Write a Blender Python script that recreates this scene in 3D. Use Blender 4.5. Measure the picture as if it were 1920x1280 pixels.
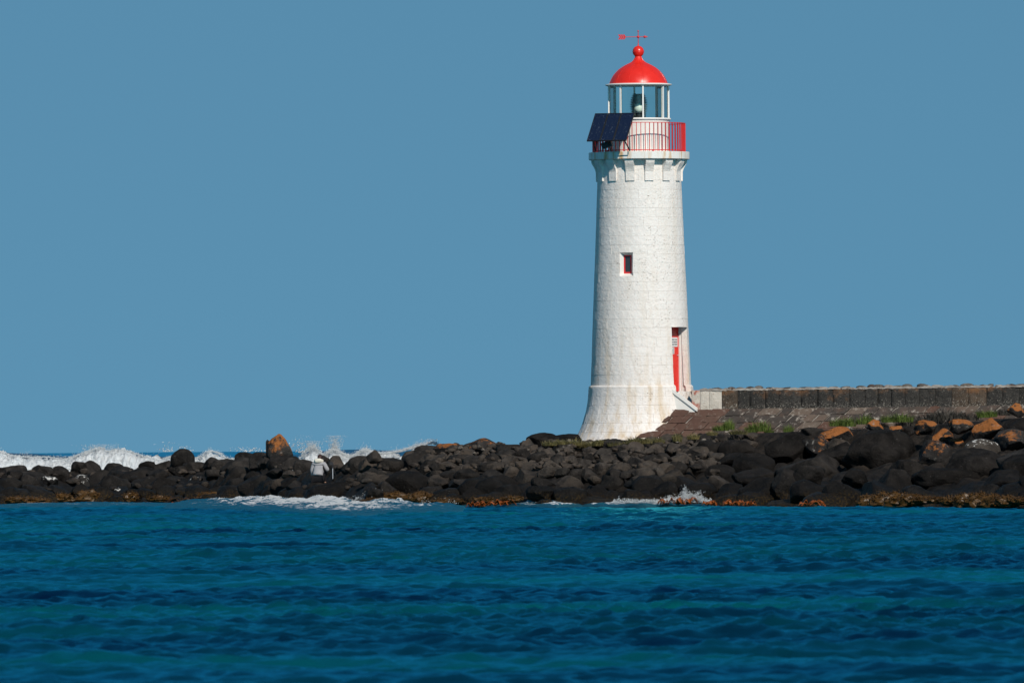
import bpy, bmesh, math, random
import numpy as np
from mathutils import Vector, Matrix, Euler, noise
R = math.radians
random.seed(7); rng = np.random.default_rng(7)
scene = bpy.context.scene
for o in list(bpy.data.objects): bpy.data.objects.remove(o)
COL = scene.collection

# ------------------------------------------------------------------ camera
FPX, DIST, CAMH, HORIZON = 21333.0, 427.0, 2.0, 841.0     # 400 mm lens, 1920 px wide photograph
PITCH = math.atan((HORIZON-640)/FPX); ROLL = R(0.45)
FW = Vector((0, math.cos(PITCH), math.sin(PITCH)))
RT0, UP0 = Vector((1, 0, 0)), Vector((0, -math.sin(PITCH), math.cos(PITCH)))
RT = RT0*math.cos(ROLL) - UP0*math.sin(ROLL); UP = RT0*math.sin(ROLL) + UP0*math.cos(ROLL)
CAMLOC = Vector((0, -DIST, CAMH))
cam_d = bpy.data.cameras.new('camera'); cam = bpy.data.objects.new('camera', cam_d); COL.objects.link(cam)
cam.matrix_world = Matrix(((RT.x, UP.x, -FW.x, CAMLOC.x), (RT.y, UP.y, -FW.y, CAMLOC.y), (RT.z, UP.z, -FW.z, CAMLOC.z), (0, 0, 0, 1)))
cam_d.lens = 400; cam_d.sensor_width = 36; cam_d.clip_start = 1; cam_d.clip_end = 60000
cam_d.dof.use_dof = True; cam_d.dof.focus_distance = DIST; cam_d.dof.aperture_fstop = 10.0
scene.camera = cam

# ------------------------------------------------------------------ sky and sun
SUN_AZ, SUN_EL = R(22), R(36)          # behind the camera, to the right
world = bpy.data.worlds.new('World'); scene.world = world; world.use_nodes = True
wn = world.node_tree.nodes; wl = world.node_tree.links; wn.clear()
tc = wn.new('ShaderNodeTexCoord')
sep = wn.new('ShaderNodeSeparateXYZ'); wl.new(tc.outputs['Generated'], sep.inputs[0])
ab = wn.new('ShaderNodeMath'); ab.operation = 'ABSOLUTE'; wl.new(sep.outputs[2], ab.inputs[0])
zz = wn.new('ShaderNodeMath'); zz.operation = 'MULTIPLY_ADD'; zz.inputs[1].default_value = 0.85; zz.inputs[2].default_value = 0.34
wl.new(ab.outputs[0], zz.inputs[0])
cmb = wn.new('ShaderNodeCombineXYZ'); wl.new(sep.outputs[0], cmb.inputs[0]); wl.new(sep.outputs[1], cmb.inputs[1]); wl.new(zz.outputs[0], cmb.inputs[2])
nrm = wn.new('ShaderNodeVectorMath'); nrm.operation = 'NORMALIZE'; wl.new(cmb.outputs[0], nrm.inputs[0])
sky = wn.new('ShaderNodeTexSky'); sky.sky_type = 'NISHITA'; sky.sun_disc = False
sky.sun_elevation = SUN_EL; sky.sun_rotation = R(180)-SUN_AZ
sky.altitude = 0; sky.air_density = 1.0; sky.dust_density = 0.0; sky.ozone_density = 1.6
wl.new(nrm.outputs[0], sky.inputs[0])
tint = wn.new('ShaderNodeMix'); tint.data_type = 'RGBA'; tint.blend_type = 'MULTIPLY'; tint.inputs[0].default_value = 1
tint.inputs[7].default_value = (0.585, 0.95, 0.905, 1); wl.new(sky.outputs[0], tint.inputs[6])
bg = wn.new('ShaderNodeBackground'); bg.inputs[1].default_value = 0.095
wo = wn.new('ShaderNodeOutputWorld'); wl.new(tint.outputs[2], bg.inputs[0]); wl.new(bg.outputs[0], wo.inputs[0])
sd = bpy.data.lights.new('sun', 'SUN'); sd.energy = 4.0; sd.angle = R(0.53); sd.color = (1.0, 0.94, 0.86)
sun = bpy.data.objects.new('sun', sd); COL.objects.link(sun)
S = Vector((math.sin(SUN_AZ)*math.cos(SUN_EL), -math.cos(SUN_AZ)*math.cos(SUN_EL), math.sin(SUN_EL)))
sun.rotation_euler = S.to_track_quat('Z', 'Y').to_euler(); sun.location = (40, -60, 60)
scene.view_settings.view_transform = 'Standard'; scene.view_settings.look = 'None'
scene.view_settings.exposure = 0.0; scene.view_settings.gamma = 1.0
scene.render.engine = 'CYCLES'

# ------------------------------------------------------------------ helpers
def ray(px, py): return FW + RT*((px-960)/FPX) + UP*((640-py)/FPX)
def W(px, py, y):                       # point of the place at depth y that the photograph shows at (px, py)
    d = ray(px, py); t = (y-CAMLOC.y)/d.y; return CAMLOC + d*t
def G(px, py, z=0.0):                   # the same on a level of height z
    d = ray(px, py); t = (z-CAMLOC.z)/d.z; return CAMLOC + d*t
def mesh_obj(name, verts, faces, mat=None, parent=None, smooth=False):
    m = bpy.data.meshes.new(name); m.from_pydata([tuple(v) for v in verts], [], faces); m.update()
    return link(name, m, mat, parent, smooth)
def link(name, m, mat=None, parent=None, smooth=False):
    o = bpy.data.objects.new(name, m); COL.objects.link(o)
    if mat and not m.materials: m.materials.append(mat)
    if parent: o.parent = parent
    if smooth: m.polygons.foreach_set('use_smooth', [True]*len(m.polygons))
    return o
def np_mesh(name, v, quads, mat, smooth=True):
    m = bpy.data.meshes.new(name); nq = len(quads)
    m.vertices.add(len(v)); m.vertices.foreach_set('co', v.astype(np.float32).ravel())
    m.loops.add(nq*4); m.loops.foreach_set('vertex_index', quads.astype(np.int32).ravel())
    m.polygons.add(nq); m.polygons.foreach_set('loop_start', np.arange(0, nq*4, 4, dtype=np.int32))
    m.polygons.foreach_set('loop_total', np.full(nq, 4, dtype=np.int32))
    m.polygons.foreach_set('use_smooth', np.full(nq, smooth)); m.update(calc_edges=True); m.validate()
    return link(name, m, mat)
def grid_quads(nr, nc, off=0):
    i = np.arange(nr-1)[:, None]*nc + np.arange(nc-1)[None, :] + off
    return np.stack([i, i+1, i+nc+1, i+nc], -1).reshape(-1, 4)
def tag(o, label=None, cat=None, group=None, kind=None):
    if label: o['label'] = label
    if cat: o['category'] = cat
    if group: o['group'] = group
    if kind: o['kind'] = kind
    return o
def empty(name, loc, rz=0, parent=None):
    o = bpy.data.objects.new(name, None); COL.objects.link(o); o.location = loc; o.rotation_euler = (0, 0, rz); o.empty_display_size = .2
    if parent: o.parent = parent
    return o
class MB:
    def __init__(s): s.v = []; s.f = []
    def add(s, v, f):
        n = len(s.v); s.v += [Vector(p) for p in v]; s.f += [tuple(i+n for i in q) for q in f]; return s
    def box(s, c, sz, rot=None):
        v = [Vector(((i & 1)-.5, ((i >> 1) & 1)-.5, (i >> 2)-.5)) for i in range(8)]
        v = [Vector((p.x*sz[0], p.y*sz[1], p.z*sz[2])) for p in v]
        if rot is not None: v = [rot @ p for p in v]
        return s.add([p+Vector(c) for p in v], [(0, 2, 3, 1), (4, 5, 7, 6), (0, 1, 5, 4), (2, 6, 7, 3), (0, 4, 6, 2), (1, 3, 7, 5)])
    def bar(s, a, b, w, h=None):
        a, b = Vector(a), Vector(b); d = b-a; q = d.to_track_quat('Y', 'Z').to_matrix()
        return s.box((a+b)/2, (w, d.length, h or w), q)
    def tube(s, pts, rad, n=8):
        pts = [Vector(p) for p in pts]; rad = rad if isinstance(rad, (list, tuple)) else [rad]*len(pts); v = []; f = []
        for i, p in enumerate(pts):
            d = (pts[min(i+1, len(pts)-1)]-pts[max(i-1, 0)]).normalized(); q = d.to_track_quat('Z', 'Y').to_matrix()
            v += [p+q @ Vector((math.cos(a)*rad[i], math.sin(a)*rad[i], 0)) for a in (2*math.pi*k/n for k in range(n))]
        for i in range(len(pts)-1):
            f += [(i*n+k, i*n+(k+1) % n, (i+1)*n+(k+1) % n, (i+1)*n+k) for k in range(n)]
        f += [tuple(range(n-1, -1, -1)), tuple(range((len(pts)-1)*n, len(pts)*n))]
        return s.add(v, f)
    def lathe(s, prof, n=48, a0=0, a1=2*math.pi, c=(0, 0, 0)):
        full = abs(a1-a0-2*math.pi) < 1e-6; m = n if full else n+1; v = []; f = []; k = len(prof); c = Vector(c)
        for i in range(m):
            a = a0+(a1-a0)*i/n
            v += [c+Vector((math.sin(a)*r, -math.cos(a)*r, z)) for r, z in prof]
        for i in range(n):
            j = (i+1) % m
            f += [(i*k+q, j*k+q, j*k+q+1, i*k+q+1) for q in range(k-1)]
        return s.add(v, f)
    def build(s, name, mat=None, parent=None, smooth=False, weld=False):
        if weld:
            bm = bmesh.new(); vs = [bm.verts.new(p) for p in s.v]
            for q in s.f:
                try: bm.faces.new([vs[i] for i in q])
                except ValueError: pass
            bmesh.ops.remove_doubles(bm, verts=bm.verts, dist=1e-4); bmesh.ops.recalc_face_normals(bm, faces=bm.faces)
            m = bpy.data.meshes.new(name); bm.to_mesh(m); bm.free()
            return link(name, m, mat, parent, smooth)
        return mesh_obj(name, s.v, s.f, mat, parent, smooth)
def autosmooth(o, ang=35):
    m = o.data; m.polygons.foreach_set('use_smooth', [True]*len(m.polygons)); m.set_sharp_from_angle(angle=R(ang)); return o

# ------------------------------------------------------------------ materials
class NT:
    def __init__(s, name):
        s.m = bpy.data.materials.new(name); s.m.use_nodes = True; s.t = s.m.node_tree; s.t.nodes.clear()
        s.out = s.n('ShaderNodeOutputMaterial'); s.tc = s.n('ShaderNodeTexCoord')
    def n(s, ty, **k):
        x = s.t.nodes.new(ty)
        for a, b in k.items(): setattr(x, a, b)
        return x
    def l(s, a, b): s.t.links.new(a, b)
    def put(s, sock, v):
        if hasattr(v, 'links') or hasattr(v, 'is_output'): s.l(v, sock)
        elif isinstance(v, tuple) and len(v) == 3 and sock.type == 'RGBA': sock.default_value = v+(1,)
        else: sock.default_value = v
    def coord(s, which='Object', scale=(1, 1, 1)):
        mp = s.n('ShaderNodeMapping'); mp.inputs['Scale'].default_value = scale
        if which == 'World': s.l(s.n('ShaderNodeNewGeometry').outputs['Position'], mp.inputs[0])
        else: s.l(s.tc.outputs[which], mp.inputs[0])
        return mp.outputs[0]
    def noise(s, scale, co=None, detail=4, rough=.55, dist=0):
        x = s.n('ShaderNodeTexNoise'); x.inputs['Scale'].default_value = scale; x.inputs['Detail'].default_value = detail
        x.inputs['Roughness'].default_value = rough; x.inputs['Distortion'].default_value = dist
        s.l(co or s.coord(), x.inputs['Vector']); return x.outputs['Fac']
    def vor(s, scale, co=None, feature='F1', rnd=1):
        x = s.n('ShaderNodeTexVoronoi'); x.feature = feature; x.inputs['Scale'].default_value = scale; x.inputs['Randomness'].default_value = rnd
        s.l(co or s.coord(), x.inputs['Vector']); return x.outputs['Distance']
    def ramp(s, fac, stops, interp='LINEAR'):
        x = s.n('ShaderNodeValToRGB'); x.color_ramp.interpolation = interp; e = x.color_ramp.elements
        while len(e) < len(stops): e.new(.5)
        for q, (p, c) in zip(e, stops):
            q.position = p; q.color = (c, c, c, 1) if not isinstance(c, tuple) else c+(1,)
        s.put(x.inputs[0], fac); return x.outputs[0]
    def mix(s, fac, a, b, mode='MIX'):
        x = s.n('ShaderNodeMix'); x.data_type = 'RGBA'; x.blend_type = mode
        s.put(x.inputs[0], fac); s.put(x.inputs[6], a); s.put(x.inputs[7], b); return x.outputs[2]
    def math(s, op, a, b=0.0, c=0.0):
        x = s.n('ShaderNodeMath'); x.operation = op
        for i, q in enumerate((a, b, c)): s.put(x.inputs[i], q)
        return x.outputs[0]
    def mapr(s, v, a, b, c=0.0, d=1.0):
        x = s.n('ShaderNodeMapRange'); s.put(x.inputs[0], v)
        for i, q in enumerate((a, b, c, d)): x.inputs[i+1].default_value = q
        return x.outputs[0]
    def z(s, which='World'):
        x = s.n('ShaderNodeSeparateXYZ')
        s.l(s.n('ShaderNodeNewGeometry').outputs['Position'] if which == 'World' else s.tc.outputs[which], x.inputs[0]); return x.outputs
    def nz(s):
        x = s.n('ShaderNodeSeparateXYZ'); s.l(s.n('ShaderNodeNewGeometry').outputs['Normal'], x.inputs[0]); return x.outputs
    def rnd(s): return s.n('ShaderNodeObjectInfo').outputs['Random']
    def bump(s, h, strength=.5, dist=.02, nrm=None):
        x = s.n('ShaderNodeBump'); x.inputs['Strength'].default_value = strength; x.inputs['Distance'].default_value = dist
        s.put(x.inputs['Height'], h)
        if nrm is not None: s.l(nrm, x.inputs['Normal'])
        return x.outputs[0]
    def bsdf(s, col, rough=.6, metal=0, normal=None, spec=.5, **kw):
        x = s.n('ShaderNodeBsdfPrincipled'); s.put(x.inputs['Base Color'], col); s.put(x.inputs['Roughness'], rough)
        s.put(x.inputs['Metallic'], metal); s.put(x.inputs['Specular IOR Level'], spec)
        for a, b in kw.items(): s.put(x.inputs[a.replace('_', ' ')], b)
        if normal is not None: s.l(normal, x.inputs['Normal'])
        return x.outputs[0]
    def done(s, sh): s.l(sh, s.out.inputs[0]); return s.m
def simple(name, col, rough=.5, metal=0, nscale=30, var=.15, bump=.1, spec=.5):
    t = NT(name); n = t.noise(nscale); c = t.mix(n, tuple(x*(1-var) for x in col), tuple(min(1, x*(1+var)) for x in col))
    return t.done(t.bsdf(c, rough, metal, t.bump(n, bump, .01), spec))
M = {}
# white limewashed masonry: pocked relief, chips with bare stone, rust and salt streaks
def white_masonry(name, chips=True):
    t = NT(name); co = t.coord(); zo = t.z('Object')
    base = t.mix(t.noise(1.3, co, 5), (.745, .690, .635), (.855, .794, .740))
    stc = t.coord(scale=(2.2, 2.2, .28)); st = t.noise(1.25, stc, 6, .65)
    low = t.mapr(zo[2], 4.5, 0.6, 0.22, 1.0)
    stain = t.math('MULTIPLY', t.ramp(st, [(.46, 0.0), (.66, 1.0)]), low)
    base = t.mix(t.math('MULTIPLY', stain, .74), base, (.56, .40, .22))
    fl = t.math('MULTIPLY', t.ramp(t.noise(1.1, co, 4), [(.52, 0.0), (.60, 1.0)]), t.ramp(t.noise(11, t.coord(scale=(1, 1, 2.4)), 5, .7), [(.628, 0.0), (.65, 1.0)]))
    if chips: base = t.mix(fl, base, (.23, .16, .10))
    spk = t.ramp(t.noise(26, co, 3, .6), [(.70, 0.0), (.74, 1.0)])
    base = t.mix(t.math('MULTIPLY', spk, t.mapr(zo[2], 2.6, 0.0, .05, .8)), base, (.25, .16, .09))
    h1 = t.noise(6.5, co, 7, .66); pock = t.ramp(t.vor(7.5, t.coord(scale=(1, 1, 1.3))), [(.0, 0.0), (.16, 1.0)])
    pm = t.ramp(t.noise(2.3, co, 2), [(.46, 0.0), (.62, 1.0)])
    pk = t.math('MAXIMUM', pock, t.math('SUBTRACT', 1.0, pm))
    h = t.math('ADD', t.math('MULTIPLY', h1, .8), t.math('MULTIPLY', pk, .55)); h = t.math('SUBTRACT', h, t.math('MULTIPLY', fl, .5))
    return t.done(t.bsdf(base, .62, 0, t.bump(h, .9, .050), .35))
M['white'] = white_masonry('white_limewash')
def plain_white(name, rust=True):
    t = NT(name); co = t.coord(); zo = t.z('Object')
    b = t.mix(t.noise(2, co, 5), (.70, .675, .625), (.82, .79, .735))
    st = t.ramp(t.noise(2.1, t.coord(scale=(2.6, 2.6, .25)), 5, .65), [(.50, 0.0), (.64, 1.0)])
    if rust: b = t.mix(t.math('MULTIPLY', st, .85), b, (.55, .30, .09))
    return t.done(t.bsdf(b, .55, 0, t.bump(t.noise(11, co, 5), .35, .015), .4))
M['deck'] = plain_white('rust_streaked_white_concrete'); M['white2'] = plain_white('white_painted_metal', False)
def gloss_red(name, col=(.72, .022, .012), rough=.3):
    t = NT(name); n = t.noise(5, None, 5); c = t.mix(n, tuple(x*.88 for x in col), tuple(x*1.1 for x in col))
    return t.done(t.bsdf(c, t.mapr(n, .3, .7, rough-.06, rough+.1), 0, t.bump(t.noise(6, None, 3), .12, .02), .5))
M['red'] = gloss_red('glossy_red_paint'); M['redrail'] = gloss_red('red_rail_paint', (.60, .022, .02), .4)
def glass():
    t = NT('lantern_glass'); tr = t.n('ShaderNodeBsdfTransparent'); tr.inputs[0].default_value = (.88, .95, .92, 1)
    gl = t.n('ShaderNodeBsdfGlossy'); gl.inputs['Roughness'].default_value = .04
    fr = t.n('ShaderNodeFresnel'); fr.inputs[0].default_value = 1.45
    mx = t.n('ShaderNodeMixShader'); t.l(fr.outputs[0], mx.inputs[0]); t.l(tr.outputs[0], mx.inputs[1]); t.l(gl.outputs[0], mx.inputs[2])
    return t.done(mx.outputs[0])
M['glass'] = glass()
def lens_glass():
    t = NT('prism_glass'); g = t.bsdf((.22, .26, .24), .10, 0, None, .8)
    tr = t.n('ShaderNodeBsdfTransparent'); tr.inputs[0].default_value = (.55, .62, .58, 1)
    mx = t.n('ShaderNodeMixShader'); mx.inputs[0].default_value = .9; t.l(tr.outputs[0], mx.inputs[1]); t.l(g, mx.inputs[2]); return t.done(mx.outputs[0])
M['prism'] = lens_glass()
M['lamp'] = simple('frosted_lamp_glass', (.80, .80, .70), .35, 0, 4, .08, .02)
M['darkmetal'] = simple('dark_grey_metal', (.035, .038, .04), .45, .3)
M['capgrey'] = simple('grey_green_metal', (.22, .25, .23), .35, .2); M['black'] = simple('black_plastic', (.012, .012, .014), .5)
M['silver'] = simple('bare_aluminium', (.75, .75, .76), .3, .6, 40, .05)
def pv():
    t = NT('solar_cells'); o = t.z('Object')
    def lines(c, pitch, w):
        f = t.math('FRACT', t.math('DIVIDE', c, pitch)); return t.math('LESS_THAN', f, w)
    g = t.math('MAXIMUM', lines(o[0], .125, .05), lines(o[1], .125, .05))
    v = t.vor(60); c = t.mix(t.ramp(v, [(0, 0.0), (.6, 1.0)]), (.004, .007, .020), (.007, .013, .036))
    c = t.mix(t.math('MULTIPLY', g, .6), c, (.02, .028, .05))
    sp = t.ramp(t.noise(24, None, 2), [(.69, 0.0), (.72, 1.0)]); c = t.mix(sp, c, (.35, .42, .5))
    return t.done(t.bsdf(c, .22, 0, None, .4))
M['pv'] = pv()
# basalt
def basalt(name, dark, mid, lichen=0.0, guano=0.0, brown=0.0):
    t = NT(name); co = t.coord('Object'); w = t.coord('World'); z = t.z(); nz = t.nz()
    # every boulder is its own sample of the stone
    off = t.n('ShaderNodeVectorMath'); off.operation = 'ADD'; t.l(w, off.inputs[0])
    rr = t.math('MULTIPLY', t.rnd(), 37.0); cx = t.n('ShaderNodeCombineXYZ'); t.l(rr, cx.inputs[0]); t.l(rr, cx.inputs[2]); t.l(cx.outputs[0], off.inputs[1]); w = off.outputs[0]
    n1 = t.noise(1.6, w, 6, .6); n2 = t.noise(14, w, 5, .65); n3 = t.noise(60, w, 3, .6)
    c = t.mix(t.ramp(n1, [(.36, 0.0), (.64, 1.0)]), tuple(x*.8 for x in dark), tuple(x*1.25 for x in mid))
    c = t.mix(t.math('MULTIPLY', t.ramp(t.noise(3.4, w, 6, .7), [(.50, 0.0), (.64, 1.0)]), .55), c, tuple(x*1.9 for x in mid))
    c = t.mix(t.math('MULTIPLY', t.rnd(), .55), c, tuple(x*.55 for x in dark))
    c = t.mix(t.ramp(n2, [(.58, 0.0), (.8, .5)]), c, tuple(min(1, x*1.9) for x in mid))
    if brown: c = t.mix(t.math('MULTIPLY', t.ramp(t.noise(2.2, w, 4), [(.42, 0.0), (.6, 1.0)]), brown), c, (.088, .068, .052))
    # black tidal band with barnacle and weed specks near the water
    tide = t.mapr(t.math('ADD', z[2], t.math('MULTIPLY', n1, .8)), 1.75, .80, 0, 1)
    c = t.mix(t.math('MULTIPLY', tide, .80), c, (.0062, .0055, .005))
    weed = t.math('MULTIPLY', t.mapr(t.math('ADD', z[2], t.math('MULTIPLY', n1, .4)), .68, .38, 0, 1), t.ramp(n2, [(.50, 0.0), (.60, 1.0)]))
    c = t.mix(t.math('MULTIPLY', weed, .75), c, (.055, .033, .009))
    if lichen:
        up = t.mapr(nz[2], -.1, .6, 0, .26); lm = t.math('ADD', t.noise(2.6, w, 9, .74), up)
        lm = t.ramp(lm, [(.84-lichen*.26, 0.0), (.92-lichen*.26, 1.0)])
        c = t.mix(lm, c, t.mix(n2, (.20, .062, .016), (.37, .148, .048)))
        gm = t.ramp(t.noise(5, w, 5), [(.62, 0.0), (.7, 1.0)]); c = t.mix(t.math('MULTIPLY', gm, .6), c, (.30, .28, .25))
    if guano:
        up = t.mapr(nz[2], .1, .6, -.2, .1); gm = t.ramp(t.math('ADD', t.noise(5.5, w, 5, .7), up), [(.68-guano*.1, 0.0), (.73-guano*.1, 1.0)]); c = t.mix(gm, c, (.62, .60, .56))
    sp = t.ramp(t.noise(33, w, 1), [(.775, 0.0), (.79, 1.0)]); c = t.mix(t.math('MULTIPLY', sp, .6), c, (.35, .34, .32))
    h = t.math('ADD', t.math('MULTIPLY', n1, 1.2), t.math('ADD', t.math('MULTIPLY', n2, .45), t.math('MULTIPLY', n3, .12)))
    rough = t.math('SUBTRACT', .82, t.math('MULTIPLY', tide, .32))
    return t.done(t.bsdf(c, rough, 0, t.bump(h, .95, .15), .10))
M['rock'] = basalt('charcoal_basalt', (.015, .0132, .012), (.034, .0295, .026))
M['rockblk'] = basalt('black_basalt', (.0072, .0063, .0057), (.018, .0155, .0138))
M['rockbrn'] = basalt('brown_grey_basalt', (.027, .0235, .021), (.062, .052, .044), brown=.55)
M['rocklich'] = basalt('orange_lichened_basalt', (.024, .022, .021), (.045, .041, .037), lichen=.95)
M['rocklich2'] = basalt('thinly_lichened_basalt', (.022, .020, .019), (.04, .036, .033), lichen=.35)
M['rockguano'] = basalt('guano_splashed_basalt', (.022, .020, .019), (.04, .037, .034), guano=.8)
M['rockgrey'] = basalt('speckled_grey_rock', (.045, .039, .033), (.085, .073, .062), guano=.35)
M['rubble'] = basalt('pale_rubble', (.08, .072, .062), (.20, .175, .15), brown=.4)
M['ground'] = basalt('rubble_ground', (.009, .008, .0072), (.024, .020, .017), brown=.3)
# wall stones
def wallstone(name, a, b, orange, pale):
    t = NT(name); w = t.coord('World'); o = t.z('Generated'); n = t.noise(7, w, 7, .7); f = t.noise(22, w, 5, .7)
    c = t.mix(t.ramp(n, [(.3, 0.0), (.7, 1.0)]), a, b); c = t.mix(t.math('MULTIPLY', t.rnd(), .35), c, tuple(x*.6 for x in a))
    om = t.ramp(t.math('ADD', t.noise(1.1, w, 6, .7), t.mapr(o[2], .3, 1.0, -.08, .08)), [(.54, 0.0), (.66, 1.0)])
    c = t.mix(t.math('MULTIPLY', om, orange), c, (.17, .085, .04))
    pm = t.ramp(t.math('ADD', f, t.mapr(o[2], .55, .0, 0, .11)), [(.60, 0.0), (.68, 1.0)])
    c = t.mix(t.math('MULTIPLY', pm, pale), c, (.36, .33, .28))
    return t.done(t.bsdf(c, .85, 0, t.bump(t.math('ADD', n, t.math('MULTIPLY', f, .6)), 1.0, .07), .25))
M['wall'] = wallstone('dark_rough_ashlar', (.020, .019, .018), (.060, .055, .048), .7, .55)
M['wallo'] = wallstone('orange_stained_ashlar', (.05, .040, .032), (.13, .09, .06), 1.0, .9)
def flaking(name, red):
    t = NT(name); w = t.coord('World'); n = t.noise(5, w, 6, .7); c = t.mix(n, (.42, .37, .30), (.70, .64, .56))
    c = t.mix(t.ramp(t.noise(9, w, 5, .7), [(.60, 0.0), (.68, 1.0)]), c, (.22, .14, .09))
    if red: c = t.mix(t.ramp(t.noise(4, w, 5), [(.40, 0.0), (.56, 1.0)]), c, (.34, .09, .06))
    return t.done(t.bsdf(c, .75, 0, t.bump(t.noise(20, w, 5, .7), .9, .05), .3))
M['flake'] = flaking('flaking_white_paint', False); M['flakered'] = flaking('red_streaked_flaking_paint', True)
def slab(name, a, b, pale):
    t = NT(name); w = t.coord('World'); n = t.noise(3, w, 6, .65); f = t.noise(16, w, 5, .7); c = t.mix(n, a, b)
    c = t.mix(t.math('MULTIPLY', t.rnd(), .4), c, tuple(x*.6 for x in a))
    c = t.mix(t.ramp(t.noise(1.7, w, 6, .7), [(.46, 0.0), (.62, .5)]), c, (.10, .062, .045))
    c = t.mix(t.ramp(t.noise(4.5, w, 6, .7), [(.55, 0.0), (.68, pale)]), c, (.34, .30, .255))
    return t.done(t.bsdf(c, .85, 0, t.bump(t.math('ADD', n, f), .8, .04), .25))
M['slabbrown'] = slab('red_brown_slab', (.070, .036, .026), (.125, .066, .048), .35)
M['slabgrey'] = slab('grey_slab', (.030, .025, .022), (.085, .070, .060), .95)
M['slabtan'] = slab('tan_slab', (.085, .064, .050), (.16, .122, .095), .8)
M['mortar'] = slab('pale_mortar', (.22, .20, .175), (.42, .39, .35), .6)
def leafy(name, a, b):
    t = NT(name); c = t.mix(t.rnd(), a, b); n = t.noise(3, t.coord('World'), 3); c = t.mix(n, c, tuple(x*1.35 for x in b))
    d = t.bsdf(c, .6, 0, None, .3); tl = t.n('ShaderNodeBsdfTranslucent'); t.put(tl.inputs[0], c)
    mx = t.n('ShaderNodeMixShader'); mx.inputs[0].default_value = .3; t.l(d, mx.inputs[1]); t.l(tl.outputs[0], mx.inputs[2]); return t.done(mx.outputs[0])
M['grass'] = leafy('green_grass', (.065, .10, .022), (.13, .18, .04)); M['drygrass'] = leafy('dry_olive_grass', (.10, .10, .04), (.20, .17, .07))
M['shrub'] = leafy('grey_brown_twigs', (.05, .046, .038), (.10, .09, .075))
def kelp(name, a, b):
    t = NT(name); c = t.mix(t.noise(6, t.coord('World'), 4), a, b); return t.done(t.bsdf(c, .42, 0, t.bump(t.noise(20, t.coord('World'), 3), .4, .02), .3))
M['kelp'] = kelp('wet_orange_kelp', (.13, .028, .005), (.34, .085, .010)); M['kelpdark'] = kelp('wet_brown_kelp', (.018, .009, .004), (.06, .026, .006))
M['weed'] = kelp('golden_brown_seaweed', (.022, .012, .004), (.115, .055, .012))
# water
def wet(t, c, nrm, rough=.20):           # clear deep water: body colour below a bluish mirror
    d = t.n('ShaderNodeBsdfDiffuse'); t.put(d.inputs[0], c); t.l(nrm, d.inputs['Normal'])
    g = t.n('ShaderNodeBsdfGlossy'); g.inputs[0].default_value = (.06, .66, .88, 1); g.inputs['Roughness'].default_value = rough; t.l(nrm, g.inputs['Normal'])
    f = t.n('ShaderNodeFresnel'); f.inputs[0].default_value = 1.33; t.l(nrm, f.inputs['Normal'])
    m = t.n('ShaderNodeMixShader'); t.l(t.math('MULTIPLY', f.outputs[0], .95), m.inputs[0]); t.l(d.outputs[0], m.inputs[1]); t.l(g.outputs[0], m.inputs[2]); return m.outputs[0]
def sea_shader(t):
    w = t.coord('World')
    big = t.noise(.055, t.coord('World', (.45, 1, 1)), 3, .5); y = t.z()[1]
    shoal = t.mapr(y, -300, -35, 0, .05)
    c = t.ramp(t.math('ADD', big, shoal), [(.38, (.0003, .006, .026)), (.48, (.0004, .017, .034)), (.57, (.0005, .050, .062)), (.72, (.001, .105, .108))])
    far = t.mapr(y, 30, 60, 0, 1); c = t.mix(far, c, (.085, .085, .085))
    r1 = t.noise(4.2, t.coord('World', (1, .7, 1)), 5, .65); r2 = t.noise(19, w, 3, .6)
    h = t.math('ADD', r1, t.math('MULTIPLY', r2, .3))
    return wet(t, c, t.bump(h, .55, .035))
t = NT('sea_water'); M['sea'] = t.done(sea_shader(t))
def foam(name, holes, dens=.5):
    t = NT(name); w = t.coord('World', (1, .45, 1.6)); n = t.noise(2.4, w, 7, .68, .8); f = t.noise(14, t.coord('World'), 4, .6)
    c = t.mix(f, (.80, .84, .85), (.92, .93, .93)); fo = t.bsdf(c, .75, 0, t.bump(t.math('ADD', t.noise(6, t.coord('World'), 6, .7), f), 1.0, .16), .2)
    if not holes: return t.done(fo)
    c2 = t.mix(n, (.006, .03, .05), (.03, .09, .11)); wa = wet(t, c2, t.bump(f, .9, .06), .3)
    a = t.n('ShaderNodeAttribute'); a.attribute_name = 'foam'
    m = t.ramp(t.math('ADD', n, t.math('MULTIPLY', t.math('SUBTRACT', a.outputs['Fac'], .5), .55)), [(dens, 0.0), (dens+.10, 1.0)])
    mx = t.n('ShaderNodeMixShader'); t.l(m, mx.inputs[0]); t.l(wa, mx.inputs[1]); t.l(fo, mx.inputs[2]); return t.done(mx.outputs[0])
M['foam'] = foam('white_surf', False); M['lace'] = foam('lacy_surf', True, .52)

# ------------------------------------------------------------------ terrain profile (world X -> shore, crest)
TX, TY = W(1202.5, 817, 0).x, 0.0; TZ = W(1202.5, 817, 0).z          # lighthouse base
def L(px, py, y=0.0): return W(px, py, y)
ctrl = [(-400, 943, 878, 15), (-150, 943, 876, 14), (0, 942, 874, 14), (90, 940, 869, 13), (165, 938, 866, 12), (205, 938, 873, 12), (260, 938, 863, 12), (330, 938, 866, 12), (400, 938, 859, 12),
        (470, 939, 853, 12), (560, 942, 855, 12), (620, 946, 859, 12), (700, 948, 858, 13), (760, 946, 850, 13), (810, 946, 837, 13), (850, 946, 830, 13), (930, 946, 825, 14),
        (980, 946, 825, 14), (1040, 946, 823, 14), (1085, 945, 824, 15), (1200, 945, 822, 15), (1300, 944, 816, 17), (1400, 944, 811, 20), (1550, 945, 804, 24), (1700, 946, 797, 26),
        (1800, 946, 790, 26), (1920, 946, 780, 24), (2100, 947, 775, 22), (2500, 948, 770, 22)]
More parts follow.
